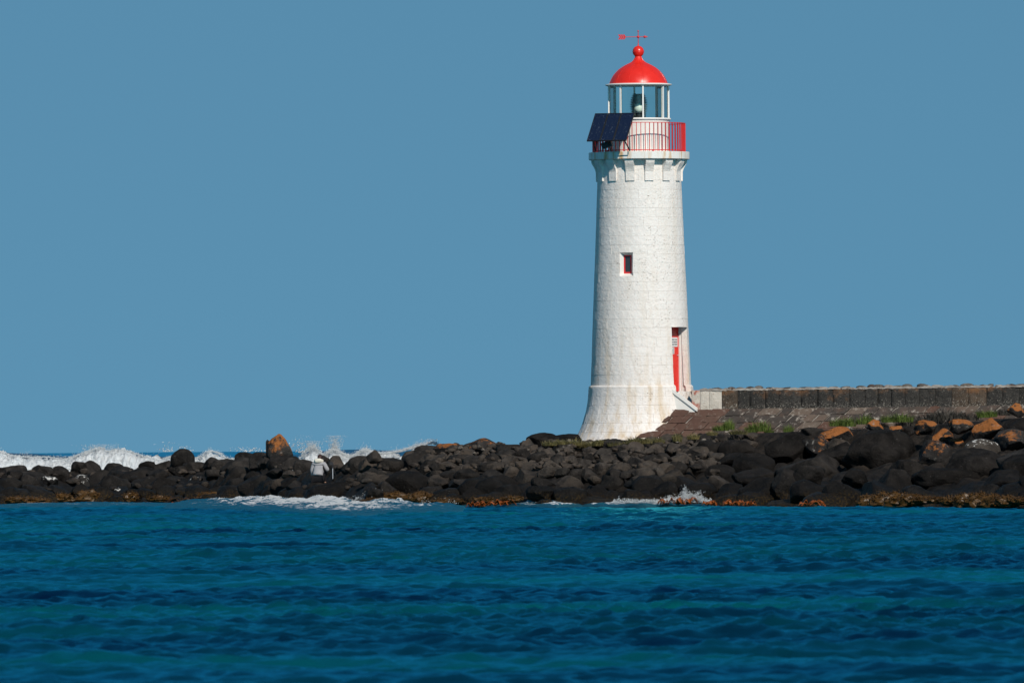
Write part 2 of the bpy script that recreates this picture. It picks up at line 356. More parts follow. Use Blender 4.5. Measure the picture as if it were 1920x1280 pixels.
cx_, yw_, yr_, zr_ = [], [], [], []
for px, pw, pt, ext in ctrl:
    g = G(px, pw); c = W(px, pt, g.y+ext); cx_.append(c.x); yw_.append(g.y); yr_.append(g.y+ext); zr_.append(c.z)
def prof(X): return np.interp(X, cx_, yw_), np.interp(X, cx_, yr_), np.interp(X, cx_, zr_)
def top_z(X, Y):                          # outer height of the boulder field
    yw, yr, zr = prof(X); v = (Y-yw)/(yr-yw)
    if v < 0: return max(-1.5, v*3.0)
    if v <= 1: return zr*(.10*min(1, v*20)+.90*v**.62)
    back = 9.0-yr if X > 2.0 else (2.0 if X < -3 else 2.0+(X+3)/5*6)
    back = max(back, 1.5); e = (Y-yr)
    if e < back: return zr
    return max(-1.6, zr-(e-back)*.32)
def terr_z(X, Y):
    z = top_z(X, Y); n = noise.noise(Vector((X*.9, Y*.6, 3)))*.10
    yw, yr, zr = prof(X); cut = .30+.34*min(1, max(0, (X-7)/2))
    k = min(1, max(0, (Y-yr+2.2)/2.0)) if X > 1.5 else 0.0
    return z-(cut+.36-lump(X, Y))*(1-k)-.06*k+n*(1-.6*k)
def lump(X, Y):
    a, b = noise.voronoi(Vector((X*1.05, Y*.42, 0)))[0][:2]; c, e = noise.voronoi(Vector((X*2.3+9, Y*.95, 0)))[0][:2]
    return .30*min(1, (b-a)*2.2)**.6+.12*min(1, (e-c)*2.2)**.6
nx, ny = 560, 300
xs = np.linspace(-30, 32, nx); ys = np.concatenate([np.linspace(-62, -41, 10), np.linspace(-40, 46, 280), np.linspace(48, 74, 10)])
v = np.array([(x, y, terr_z(x, y)) for y in ys for x in xs])
o = np_mesh('ground', v, grid_quads(ny, nx), M['ground']); tag(o, kind='structure')

# ------------------------------------------------------------------ sea
def waves(X, Y, comps):
    z = np.zeros_like(X)
    for (kx, ky, a, p) in comps:
        ph = kx*X+ky*Y+p; s = np.sin(ph); z += a*(s - .28*np.cos(2*ph))
    return z
def spectrum(n, l0, l1, slope, ang0, spread):
    out = []
    for i in range(n):
        lam = l0*(l1/l0)**((i+rng.random())/n); k = 2*math.pi/lam; a = ang0+rng.normal()*spread
        out.append((k*math.cos(a), k*math.sin(a), slope/k/math.sqrt(n/2), rng.random()*6.28))
    return out
small = spectrum(120, .20, .95, .37, R(78), R(52)); mid = spectrum(20, 1.2, 7.0, .070, R(80), R(34)); swell = spectrum(16, 9, 34, .20, R(85), R(14))
def sea_height(X, Y):
    gust = .78+.30*np.sin(X*.11+1.3+.7*np.sin(Y*.07))*np.sin(Y*.083+.4*np.sin(X*.2))
    shelter = np.clip((-Y-25)/60, .80, 1)
    return (waves(X, Y, small)*gust+waves(X, Y, mid))*shelter-.13
nr, nc = 2150, 360
u = np.linspace(0, 1, nr); d = 70+ (422)*(.42*u+.58*u**2)
half = 6.5+d*.0475; cc = np.linspace(-1, 1, nc)
Xg = half[:, None]*cc[None, :]; Yg = np.broadcast_to((d-DIST)[:, None], Xg.shape)
Zg = sea_height(Xg, Yg)
front = np.stack([Xg, Yg, Zg], -1).reshape(-1, 3)
# open sea behind the point, with swell
nr2, nc2 = 330, 220
yb = np.concatenate([np.linspace(60, 200, 230), np.linspace(205, 1500, 100)]); xb = np.linspace(-150, 150, nc2)
Xb, Yb = np.meshgrid(xb, yb); ramp = np.clip((Yb-40)/60, 0, 1)*np.clip((1500-Yb)/600, .05, 1)
Zb = waves(Xb, Yb, swell)*ramp*1.05 + waves(Xb, Yb, mid)*.8 + .0
Zb = np.clip(Zb, -1.2, 2.15)
rear = np.stack([Xb, Yb, Zb], -1).reshape(-1, 3)
flat = np.array([(-30000, -3000, -.42), (30000, -3000, -.42), (30000, 40000, -.42), (-30000, 40000, -.42)])
V = np.concatenate([front, rear, flat]); n1, n2 = len(front), len(rear)
Q = np.concatenate([grid_quads(nr, nc), grid_quads(nr2, nc2, n1), np.array([[n1+n2, n1+n2+1, n1+n2+2, n1+n2+3]])])
o = np_mesh('sea', V, Q, M['sea']); tag(o, kind='structure')

# ------------------------------------------------------------------ lighthouse
LH = empty('lighthouse', (TX, TY, TZ)); tag(LH, 'white round stone lighthouse with red dome, gallery and door on the rocky point', 'lighthouse')
PZ = [-.8, 0, .26, .52, .94, 1.3, 1.54, 1.8, 1.86, 1.905, 3.06, 4.32, 6.74, 9.34, 10.4]
PR = [2.95, 2.43, 2.30, 2.20, 2.075, 2.01, 1.985, 1.965, 1.955, 1.885, 1.835, 1.79, 1.685, 1.585, 1.555]
def TR(z): return float(np.interp(z, PZ, PR))
zl = [-.8, -.2, .15, .48, .82, 1.15, 1.48, 1.80, 1.905]+[9.21-.346*k for k in range(20, -1, -1)]+[9.556, 9.95, 10.345]
DA, DHW, DZ0, DZ1 = R(56.5), .52, 1.66, 4.06
WA, WHW, WZ0, WZ1 = R(-18.5), .255, 5.98, 6.85
def dl(z): return DA-math.asin(DHW/TR(z))
def dr(z): return DA+math.asin(DHW/TR(z))
def wl_(z): return WA-math.asin(WHW/TR(z))
def wr_(z): return WA+math.asin(WHW/TR(z))
def ev(b, z): return b(z) if callable(b) else b
def cut(rects, lo, hi, z0, z1):
    out = []
    for (a, b, p, q) in rects:
        zm = (max(p, z0)+min(q, z1))/2
        if q <= z0+.004 or p >= z1-.004 or ev(b, zm) <= ev(lo, zm) or ev(a, zm) >= ev(hi, zm): out.append((a, b, p, q)); continue
        if p < z0-.004: out.append((a, b, p, z0))
        if q > z1+.004: out.append((a, b, z1, q))
        m0, m1 = max(p, z0), min(q, z1)
        if ev(a, zm) < ev(lo, zm)-.004: out.append((a, lo, m0, m1))
        if ev(b, zm) > ev(hi, zm)+.004: out.append((hi, b, m0, m1))
    return out
def stone(mb, a, b, p, q):
    """one ashlar block of the round tower, edges eased so that the joint is a groove"""
    curved = p < 1.95; nzs = 3 if curved else 1
    zs = [p+.0006]+[p+.0075+(q-p-.015)*k/nzs for k in range(nzs+1)]+[q-.0006]
    if q-p < .03: zs = [p, q]
    off = random.gauss(0, .0018); tl = random.gauss(0, .0025); rows = []
    for i, z in enumerate(zs):
        a_, b_ = ev(a, z), ev(b, z); r = TR(z); g = .0004; e = .0065/r; edge = i in (0, len(zs)-1)
        na = max(2, int(round((b_-a_)*r/.16))); th = [a_+g]+[a_+e+(b_-a_-2*e)*k/NA(a, b) for k in range(NA(a, b)+1)]+[b_-g]
        row = []
        for j, tt in enumerate(th):
            rec = .007 if (edge or j in (0, len(th)-1)) else 0
            rr = r+off+tl*((tt-a_)/max(1e-4, b_-a_)-.5)-rec
            row.append(Vector((math.sin(tt)*rr, -math.cos(tt)*rr, z)))
        rows.append(row)
    n, k = len(rows[0]), len(rows); v = [x for r_ in rows for x in r_]; f = []
    for i in range(k-1):
        f += [(i*n+j, i*n+j+1, (i+1)*n+j+1, (i+1)*n+j) for j in range(n-1)]
    # sides run back into the wall
    ring = list(range(n))+[i*n+n-1 for i in range(1, k)]+[(k-1)*n+j for j in range(n-2, -1, -1)]+[i*n for i in range(k-2, 0, -1)]
    m0 = len(v)
    for i in ring:
        p_ = v[i]; h = Vector((p_.x, p_.y, 0)); v.append(p_-h.normalized()*.2)
    m = len(ring)
    f += [(ring[j], m0+j, m0+(j+1) % m, ring[(j+1) % m]) for j in range(m)]
    mb.add(v, f)
def NA(a, b):
    return max(2, int(round((ev(b, 3)-ev(a, 3))*1.8/.16)))
rest = MB()
for ci in range(len(zl)-1):
    p, q = zl[ci], zl[ci+1]; rm = TR((p+q)/2); start = R(-180)+random.random()*.4; a = start; edges = [a]
    while a < start+2*math.pi-.25:
        a += random.uniform(.55, .98)/rm; edges.append(a)
    if start+2*math.pi-edges[-1] < .22: edges.pop()
    edges.append(start+2*math.pi)
    for i in range(len(edges)-1):
        a0, a1 = edges[i], edges[i+1]; sh = 0
        while (a0+a1)/2+sh > math.pi: sh -= 2*math.pi
        rects = cut([(a0+sh, a1+sh, p, q)], dl, dr, DZ0, DZ1); rects = cut(rects, wl_, wr_, WZ0, WZ1)
        for (x0, x1, y0, y1) in rects:
            zm = (y0+y1)/2; am = (ev(x0, zm)+ev(x1, zm))/2
            if (ev(x1, zm)-ev(x0, zm))*rm < .03 or y1-y0 < .012: continue
            if abs(am) < R(97) and q < 10.0:
                mb = MB(); stone(mb, x0, x1, y0, y1); ob = mb.build('stone_block', M['white'], LH); autosmooth(ob, 22)
            else: stone(rest, x0, x1, y0, y1)
o = rest.build('stone_blocks', M['white'], LH); autosmooth(o, 22); tag(o, kind='stuff')
MB().lathe([(TR(z)-.19, z) for z in (-.7, 0, .5, 1, 1.6)], 64).build('wall_core', M['white'], LH, True)
MB().lathe([(TR(z)-.19, z) for z in (4.2, 5, 5.9)]+[(1.43, 6.0)], 64).build('wall_core', M['white'], LH, True)
# corbels
for k in range(14):
    a = R(-12.9+k*360/14); pr = [(1.45, 9.54), (1.628, 9.54), (1.632, 9.885), (1.622, 9.89), (1.634, 9.895), (1.66, 9.99), (1.715, 10.10), (1.775, 10.20), (1.795, 10.26), (1.80, 10.343), (1.45, 10.343)]
    mb = MB(); n = len(pr); Rm = Matrix.Rotation(a, 3, 'Z'); v = []
    for s in (-1, 1):
        for (r_, z) in pr: v.append(Rm @ Vector((s*.165, -r_, z)))
    f = [tuple(range(n)), tuple(range(2*n-1, n-1, -1))]+[(i, n+i, n+(i+1) % n, (i+1) % n) for i in range(n)]
    mb.add(v, f); ob = mb.build('corbel', M['white'], LH, weld=True); autosmooth(ob, 25)
o = MB().lathe([(1.3, 10.35), (1.875, 10.35), (1.893, 10.365), (1.893, 10.615), (1.88, 10.63), (.6, 10.64)], 96).build('gallery_deck', M['deck'], LH); autosmooth(o)
# railing
RAIL = empty('gallery_railing', (0, 0, 0), 0, LH)
MB().lathe([(1.715, 11.695), (1.745, 11.695), (1.745, 11.722), (1.715, 11.722), (1.715, 11.695)], 96).build('handrail', M['redrail'], RAIL)
MB().lathe([(1.715, 10.67), (1.745, 10.67), (1.745, 10.70), (1.715, 10.70), (1.715, 10.67)], 96).build('bottom_rail', M['redrail'], RAIL)
bal = None
for k in range(66):
    if bal is None: bal = MB().box((0, 0, 11.167), (.024, .045, 1.054)).build('baluster', M['redrail'], RAIL); b = bal; bm_ = b.data
    else: b = bal.copy(); COL.objects.link(b)
    # the mesh stands at its own foot; place it on the circle
    a = k*2*math.pi/66+.03; b.location = (math.sin(a)*1.73, -math.cos(a)*1.73, 0); b.rotation_euler = (0, 0, a)
for k in range(6):
    a = k*math.pi/3+.3; b = MB().box((0, 0, 10.66), (.07, .07, .05)).build('rail_foot', M['redrail'], RAIL); b.location = (math.sin(a)*1.73, -math.cos(a)*1.73, 0); b.rotation_euler = (0, 0, a)
# lantern
o = MB().lathe([(1.15, 10.62), (1.15, 11.80), (1.165, 11.81), (1.165, 11.84)], 96).build('lantern_base', M['white2'], LH); autosmooth(o)
o = MB().lathe([(1.0, 11.84), (1.205, 11.842), (1.215, 11.86), (1.2, 11.905), (.3, 11.915)], 96).build('lantern_sill', M['white2'], LH); autosmooth(o)
LR = 1.12; angs = [R(7.5+45*k) for k in range(8)]
for k, a in enumerate(angs):
    p = Vector((math.sin(a)*LR, -math.cos(a)*LR, 0)); a2 = angs[(k+1) % 8]; q = Vector((math.sin(a2)*LR, -math.cos(a2)*LR, 0))
    b = MB().box((p.x, p.y, 12.525), (.055, .085, 1.23), Matrix.Rotation(a, 3, 'Z')).build('mullion', M['white2'], LH)
    dirv = (q-p).normalized(); pp, qq = p+dirv*.03, q-dirv*.03
    nrm_ = Vector((dirv.y, -dirv.x, 0))*.004
    MB().add([pp+nrm_+Vector((0, 0, 11.92)), qq+nrm_+Vector((0, 0, 11.92)), qq+nrm_+Vector((0, 0, 13.13)), pp+nrm_+Vector((0, 0, 13.13))], [(0, 1, 2, 3)]).build('pane', M['glass'], LH)
o = MB().lathe([(.2, 13.125), (1.20, 13.125), (1.25, 13.15), (1.255, 13.165), (1.24, 13.185), (1.09, 13.21)], 96).build('eave_plate', M['white2'], LH); autosmooth(o)
dome = [(1.095, 13.205), (1.085, 13.25), (1.06, 13.32), (1.0, 13.44), (.94, 13.535), (.86, 13.63), (.76, 13.73), (.63, 13.825), (.51, 13.895), (.41, 13.945), (.32, 13.985), (.245, 14.03), (.19, 14.085), (.15, 14.15), (.118, 14.23)]
D = MB().lathe(dome, 96).build('dome', M['red'], LH, True)
for k in range(12):
    a = R(10+30*k); mb = MB()
    mb.tube([Vector((math.sin(a)*(r_+.001), -math.cos(a)*(r_+.001), z)) for r_, z in dome], .006, 5); mb.build('seam', M['red'], D)
bc = 14.415; o = MB().lathe([(.118, 14.22)]+[(max(.001, .215*math.cos(t_)), bc+.215*math.sin(t_)) for t_ in np.linspace(-.95, math.pi/2-.1, 20)]+[(.03, 14.66), (.018, 14.70)], 40).build('ball_finial', M['red'], LH, True)
MB().lathe([(.212, 14.39), (.221, 14.395), (.221, 14.412), (.212, 14.417)], 40).build('ball_seam', M['red'], o, True)
VN = empty('weather_vane', (0, 0, 0), 0, LH)
MB().tube([(0, 0, 14.65), (0, 0, 15.17)], .014, 8).build('spindle', M['redrail'], VN)
def ball(c, r_, n=14): return [(max(.0005, r_*math.cos(t_)), c+r_*math.sin(t_)) for t_ in np.linspace(-1.5, 1.5, n)]
MB().lathe(ball(14.965, .052), 16).build('vane_hub', M['redrail'], VN, True); MB().lathe(ball(15.185, .03), 12).build('spindle_tip', M['redrail'], VN, True)
MB().tube([(-.68, 0, 14.965), (.30, 0, 14.965)], .013, 8).build('arrow_shaft', M['redrail'], VN)
MB().tube([(.20, 0, 14.965), (.235, 0, 14.965), (.37, 0, 14.965)], [.03, .055, .003], 10).build('arrow_head', M['redrail'], VN)
fl = MB()
for s in (1, -1):
    for j in range(3):
        fx = -.46-.085*j; q4 = ((fx, 14.965+s*.006), (fx-.07, 14.965+s*.006), (fx-.125, 14.965+s*.092), (fx-.055, 14.965+s*.092))
        fl.add([(qx, y, qz) for y in (-.012, .012) for qx, qz in q4], [(0, 1, 2, 3), (7, 6, 5, 4), (0, 4, 5, 1), (1, 5, 6, 2), (2, 6, 7, 3), (3, 7, 4, 0)])
fl.build('arrow_fletching', M['redrail'], VN)
# lens
LN = empty('lens', (0, 0, 0), 0, LH)
for k in range(13):
    z = 12.02+k*.066; r_ = .315*math.sqrt(max(.1, 1-((z-12.40)/.56)**2))+.01
    for s in (1, -1):
        c = R(90)*s; MB().lathe([(r_-.06, z-.02), (r_+.03, z-.006), (r_-.05, z+.034), (r_-.06, z-.02)], 14, c-R(52), c+R(52)).build('prism', M['prism'], LN)
MB().lathe(ball(12.31, .205), 24).build('lamp_glass', M['lamp'], LN, True)
MB().lathe([(.17, 12.47), (.17, 12.60), (.14, 12.75), (.145, 12.82), (.02, 12.83)], 24).build('lens_cap', M['capgrey'], LN, True)
MB().lathe([(.23, 11.91), (.23, 11.97), (.14, 11.99), (.14, 12.08), (.2, 12.10), (.2, 12.14), (.02, 12.15)], 24).build('lens_pedestal', M['darkmetal'], LN)
for s in (-1, 1):
    MB().bar((s*.25, .02, 11.92), (s*.17, .02, 12.78), .035).build('lens_frame', M['darkmetal'], LN)
# window
def fr(a, n_, t_, z): return Vector((math.sin(a)*n_+math.cos(a)*t_, -math.cos(a)*n_+math.sin(a)*t_, z))
WIN = empty('window', (0, 0, 0), 0, LH)
iw, iz0, iz1, dn = .155, 6.07, 6.765, 1.49
def reveal(name, o4, i4, mat, par): return MB().add(list(o4)+list(i4), [(0, 1, 3, 2)]).build(name, mat, par)
nO = lambda z: TR(z)*math.cos(math.asin(WHW/TR(z)))-.012
reveal('reveal', (fr(WA, nO(WZ0), -WHW, WZ0), fr(WA, nO(WZ1), -WHW, WZ1)), (fr(WA, dn, -iw, iz0), fr(WA, dn, -iw, iz1)), M['white2'], WIN)
reveal('reveal', (fr(WA, nO(WZ0), WHW, WZ0), fr(WA, nO(WZ1), WHW, WZ1)), (fr(WA, dn, iw, iz0), fr(WA, dn, iw, iz1)), M['white2'], WIN)
reveal('lintel', (fr(WA, nO(WZ1), -WHW, WZ1), fr(WA, nO(WZ1), WHW, WZ1)), (fr(WA, dn, -iw, iz1), fr(WA, dn, iw, iz1)), M['white2'], WIN)
reveal('sill', (fr(WA, nO(WZ0), -WHW, WZ0), fr(WA, nO(WZ0), WHW, WZ0)), (fr(WA, dn, -iw, iz0), fr(WA, dn, iw, iz0)), M['white2'], WIN)
def fbox(a, n0, n1, t0, t1, z0, z1):
    v = [fr(a, n_, t_, z) for z in (z0, z1) for t_ in (t0, t1) for n_ in (n0, n1)]
    return v, [(0, 1, 3, 2), (4, 6, 7, 5), (0, 4, 5, 1), (2, 3, 7, 6), (0, 2, 6, 4), (1, 5, 7, 3)]
mb = MB()
for (t0, t1, z0, z1) in ((-iw, -iw+.05, iz0, iz1), (iw-.05, iw, iz0, iz1), (-iw+.05, iw-.05, iz0, iz0+.06), (-iw+.05, iw-.05, iz1-.05, iz1)):
    mb.add(*fbox(WA, dn-.06, dn-.003, t0, t1, z0, z1))
mb.build('frame', M['redrail'], WIN)
M['darkglass'] = simple('dark_window_glass', (.03, .035, .038), .12, 0, 3, .1, .02, .6)
MB().add(*fbox(WA, dn-.05, dn-.035, -iw+.05, iw-.05, iz0+.06, iz1-.05)).build('pane', M['darkglass'], WIN)
# door
DOOR = empty('door', (0, 0, 0), 0, LH); dn = 1.405
def jamb(s):
    mb = MB(); zs = [DZ0, 1.8, 1.905, 2.2, 2.8, 3.4, DZ1]; v = []; f = []
    for z in zs: v += [fr(DA, TR(z)*math.cos(math.asin(DHW/TR(z)))-.01, s*DHW, z), fr(DA, dn, s*DHW, z)]
    f = [(2*i, 2*i+1, 2*i+3, 2*i+2) for i in range(len(zs)-1)]
    return mb.add(v, f).build('jamb', M['white'], DOOR)
jamb(-1); jamb(1)
nT = TR(DZ1)*math.cos(math.asin(DHW/TR(DZ1)))
reveal('lintel', (fr(DA, TR(DZ1)-.01, -DHW, DZ1), fr(DA, TR(DZ1)-.01, DHW, DZ1)), (fr(DA, dn, -DHW, DZ1), fr(DA, dn, DHW, DZ1)), M['white'], DOOR)
leaf = MB().add(*fbox(DA, dn-.06, dn, -DHW, DHW-.075, DZ0, DZ1)).build('leaf', M['red'], DOOR)
MB().add(*fbox(DA, dn-.06, dn+.05, DHW-.07, DHW-.004, DZ0, DZ1-.004)).build('door_frame', M['white2'], DOOR)
MB().add(*fbox(DA, dn+.052, dn+.13, DHW-.035, DHW-.006, DZ0, DZ1-.01)).build('moulding', M['white2'], DOOR)
MB().add(*fbox(DA, dn+.002, dn+.04, DHW-.20, DHW-.14, 3.0, 3.03)).build('handle', M['silver'], leaf)
M['signwhite'] = simple('white_sign_plate', (.70, .70, .68), .4, 0, 3, .03, .02); M['ink'] = simple('black_print', (.03, .03, .03), .6)
def sign(t0, t1, z0, z1, rows):
    s = MB().add(*fbox(DA, dn+.004, dn+.012, t0, t1, z0, z1)).build('notice_plate', M['signwhite'], leaf)
    mb = MB(); h = (z1-z0)/(rows+.9)
    for i in range(rows):
        t_ = t0+.03; zc = z1-h*(i+.95)
        while t_ < t1-.05:
            wd = random.uniform(.022, .034); mb.add(*fbox(DA, dn+.0125, dn+.0145, t_, min(t1-.03, t_+wd), zc-h*.25, zc+h*.25)); t_ += wd+(.011 if random.random() < .85 else .035)
    ink = mb.build('printed_lines', M['ink'], leaf); return s
sign(-.36, .36, 3.33, 3.68, 3); sign(-.32, .13, 3.06, 3.31, 4)
MB().add(*fbox(DA, dn-.1, 1.93, -DHW-.05, DHW+.05, DZ0-.12, DZ0-.002)).build('threshold', M['slabbrown'], DOOR)

# steps beside the door
ST = empty('door_steps', (TX, TY, TZ)); tag(ST, 'short brown stone steps with a sloping white side coping below the red door', 'steps')
DS = R(76)
for i in range(4):
    MB().add(*fbox(DS, 1.20, 1.66+.22*i, -1.055, -.25+.004*i, .45, DZ0-.13-.165*i)).build('step', M['slabbrown'], ST)
def sloped(t0, t1, na, za, nb, zb, th, down=None):
    v = []
    for (n_, z) in ((na, za), (nb, zb)):
        for t_ in (t0, t1): v += [fr(DS, n_, t_, z), fr(DS, n_, t_, (z-th) if down is None else down)]
    return v, [(0, 2, 6, 4), (1, 5, 7, 3), (0, 1, 3, 2), (4, 6, 7, 5), (0, 4, 5, 1), (2, 3, 7, 6)]
MB().add(*sloped(-1.29, -1.06, 1.40, 1.82, 2.44, 1.03, .13)).build('coping', M['white2'], ST)
MB().add(*sloped(-1.235, -1.075, 1.38, 1.70, 2.36, .96, .1, .4)).build('side_wall', M['white2'], ST)

# ------------------------------------------------------------------ sea wall and apron
WY = -1.62
def zt(px, py): return W(px, py, WY).z-TZ
WALL = empty('sea_wall', (TX, TY, TZ)); tag(WALL, 'long low wall of dark rough upright stones leading away from the lighthouse', 'wall')
pxs = [1297, 1313, 1330, 1353.5]
widths = [30, 22.5, 29, 26, 41, 31, 29, 31, 29, 24, 25, 26, 27, 30, 31, 31, 34, 30, 32, 34, 28, 25, 30, 27, 33, 29, 31, 30, 26, 33, 29, 31, 28, 30]
for w_ in widths: pxs.append(pxs[-1]+w_)
def rough_block(x0, x1, z0, z1, yf, depth, amp, seed, nx_=7, nz_=8):
    mb = MB(); v = []; f = []
    for j in range(nz_+1):
        for i in range(nx_+1):
            x = x0+(x1-x0)*i/nx_; z = z0+(z1-z0)*j/nz_; ed = min(i, nx_-i, 1)*min(j, nz_-j, 1)
            dy = -amp*(.25+noise.fractal(Vector((x*3.1+seed, seed*1.7, z*3.6)), .8, 2.1, 4)*.9+.6) if ed else -.005
            v.append(Vector((x+random.gauss(0, .004)*ed, yf+dy, z+random.gauss(0, .004)*ed)))
    f = [(j*(nx_+1)+i, j*(nx_+1)+i+1, (j+1)*(nx_+1)+i+1, (j+1)*(nx_+1)+i) for j in range(nz_) for i in range(nx_)]
    b0 = len(v); v += [Vector((x, yf+depth, z)) for z in (z0, z1) for x in (x0, x1)]
    n = nx_+1; bot = list(range(n)); tp = [nz_*n+i for i in range(n)]; lf = [j*n for j in range(nz_+1)]; rt = [j*n+nx_ for j in range(nz_+1)]
    f += [tuple(bot[::-1])+(b0, b0+1), tuple(tp)+(b0+3, b0+2), tuple(lf)+(b0+2, b0), tuple(rt[::-1])+(b0+1, b0+3), (b0, b0+2, b0+3, b0+1)]
    return mb.add(v, f)
zb0, slope = zt(1320, 766.5), .0042
for i in range(len(pxs)-1):
    x0 = W(pxs[i], 750, WY).x-TX; x1 = W(pxs[i+1], 750, WY).x-TX; xm = (x0+x1)/2
    z0 = zb0+slope*(xm-2.2); z1 = z0+.705+random.uniform(-.025, .02)
    mat = M['flakered'] if i == 0 else M['flake'] if i < 3 else M['wallo'] if i in (18, 19, 3, 29) else M['wall']
    ob = rough_block(x0+.005, x1-.005, z0-.10, z1, WY+random.uniform(-.015, .015), .5, .05 if i > 2 else .03, i*5.3).build('wall_stone', mat, WALL); autosmooth(ob, 60)
xa, xb_ = W(1297, 750, WY).x-TX, W(pxs[-1], 750, WY).x-TX
def icomesh(sub):
    bm = bmesh.new(); bmesh.ops.create_icosphere(bm, subdivisions=sub, radius=1); return bm
def rock_mesh(name, seed, ncut, rnd, amp, sub=4, sq=0.0, taper=0.0, lean=0.0):
    rs = random.Random(seed); bm = icomesh(sub); cuts = []
    for k in range(ncut):
        n = Vector((rs.gauss(0, 1), rs.gauss(0, 1), rs.gauss(0, 1))).normalized(); cuts.append((n, rs.uniform(.50, .84)))
    off = Vector((seed*3.7, seed*1.3, seed*.7))
    for vt in bm.verts:
        p = vt.co.copy()
        if sq: p = Vector([math.copysign(abs(c)**(1-sq), c) for c in p]); p *= .85
        for n, h in cuts:
            dd = p.dot(n)-h
            if dd > 0: p -= n*dd*rnd
        p += p.normalized()*(noise.fractal(p*1.1+off, .9, 2.0, 3)*amp+noise.fractal(p*3.6+off, .8, 2.1, 4)*amp*.42)
        if taper: p = Vector((p.x*(1-taper*p.z)+lean*p.z, p.y*(1-taper*p.z), p.z))
        vt.co = p
    m = bpy.data.meshes.new(name); bm.to_mesh(m); bm.free(); m.polygons.foreach_set('use_smooth', [True]*len(m.polygons)); return m
RUB = [rock_mesh('rubble_stone', 100+k, 9, .95, .10, 2) for k in range(5)]
def put_rock(name, me, mat, loc, dims, rot, parent=None):
    """a stone with its own size, turn and place"""
    key = (me.name, mat.name)
    if key not in RC:
        m2 = me.copy(); m2.materials.clear(); m2.materials.append(mat); m2.name = name; RC[key] = m2
    o = bpy.data.objects.new(name, RC[key]); COL.objects.link(o); o.location = loc; o.rotation_euler = rot; o.scale = dims
    if parent: o.parent = parent
    return o
RC = {}
# mortar capping and rubble on top of the wall
nb = 260; v = []; f = []
for i in range(nb+1):
    x = xa+.3+(xb_-xa-.3)*i/nb; zc = zb0+slope*(x-2.2)+.69
    hgt = .05+.06*noise.noise(Vector((x*2.3, 0, 0)))+random.uniform(-.022, .022)
    v += [(x, WY-.035+random.uniform(-.02, .02), zc-random.uniform(0, .03)), (x, WY-.02, zc+hgt), (x, WY+.28, zc+hgt+.02), (x, WY+.5, zc)]
for i in range(nb): f += [(4*i+j, 4*i+4+j, 4*i+5+j, 4*i+1+j) for j in range(3)]
mesh_obj('mortar_capping', v, f, M['mortar'], WALL)
x = xa+.75; k = 0
while x < xb_:
    w_ = random.uniform(.16, .42); zc = zb0+slope*(x-2.2)+.73
    put_rock('cap_stone', random.choice(RUB), random.choice([M['rubble'], M['rubble'], M['slabgrey'], M['mortar'], M['mortar']]), (x+w_/2, WY+random.uniform(.12, .3), zc+.0), (w_*.8, .2, random.uniform(.05, .13)), (random.uniform(-.2, .2), random.uniform(-.15, .15), random.uniform(0, 6)*0+random.uniform(-.4, .4)), WALL); x += w_*random.uniform(.8, 1.9)
# sloping apron of slabs
AP = empty('stone_apron', (TX, TY, TZ)); tag(AP, 'sloping apron of skewed brown and grey slabs at the foot of the stone wall', 'stone apron')
def ap(x, s):                            # s: distance down the slope, 0 at the wall foot
    z = zb0-.012+slope*(x-2.2)-s*.78; y = WY-.05-s*.63; return Vector((x-.85*s, y, z))
def slab_block(x0, x1, s0, s1, mat, seed):
    v = []; nx_, ns = 4, 2; f = []; N = Vector((0, -.78, .63)); N.normalize(); lift = random.uniform(-.02, .03); tw = random.uniform(-.02, .02)
    for j in range(ns+1):
        for i in range(nx_+1):
            ed = min(i, nx_-i, 1)*min(j, ns-j, 1); h = lift+tw*(i/nx_-.5)+(.012+.02*noise.noise(Vector((x0+i*.37, s0+j*.5, seed))) if ed else -.004)
            v.append(ap(x0+(x1-x0)*i/nx_+random.gauss(0, .013), s0+(s1-s0)*j/ns+random.gauss(0, .011))+N*h)
    n = nx_+1; f = [(j*n+i, j*n+i+1, (j+1)*n+i+1, (j+1)*n+i)[::-1] for j in range(ns) for i in range(nx_)]
    b0 = len(v); ring = list(range(n))+[j*n+nx_ for j in range(1, ns+1)]+[ns*n+i for i in range(nx_-1, -1, -1)]+[j*n for j in range(ns-1, 0, -1)]
    v += [v[i]-N*.16 for i in ring]; m = len(ring); f += [(ring[i], ring[(i+1) % m], b0+(i+1) % m, b0+i) for i in range(m)]
    return MB().add(v, f)
for r_ in range(4):
    s0, s1 = r_*.33, r_*.33+.318; x = -.1+random.uniform(0, .3)+.85*s0
    while x < 18.5:
        w_ = random.uniform(.38, .82); rel = x
        if rel < 2.9+random.uniform(-.5, .5): mat = M['slabbrown']
        elif rel < 4.0: mat = random.choice([M['slabbrown'], M['slabgrey']])
        else: mat = random.choice([M['slabgrey'], M['slabgrey'], M['slabgrey'], M['slabgrey'], M['slabbrown'], M['slabtan']])
        ob = slab_block(x, x+w_-.034, s0, s1, mat, x*3+r_).build('slab', mat, AP); x += w_
v = [ap(1.3, -.12)+Vector((0, .03, -.02)), ap(18.8, -.12)+Vector((0, .03, -.02)), ap(18.8, 1.3)+Vector((0, .03, -.03)), ap(2.6, 1.3)+Vector((0, .03, -.03))]
mesh_obj('joint_bed', v, [(0, 3, 2, 1)], M['mortar'], AP)

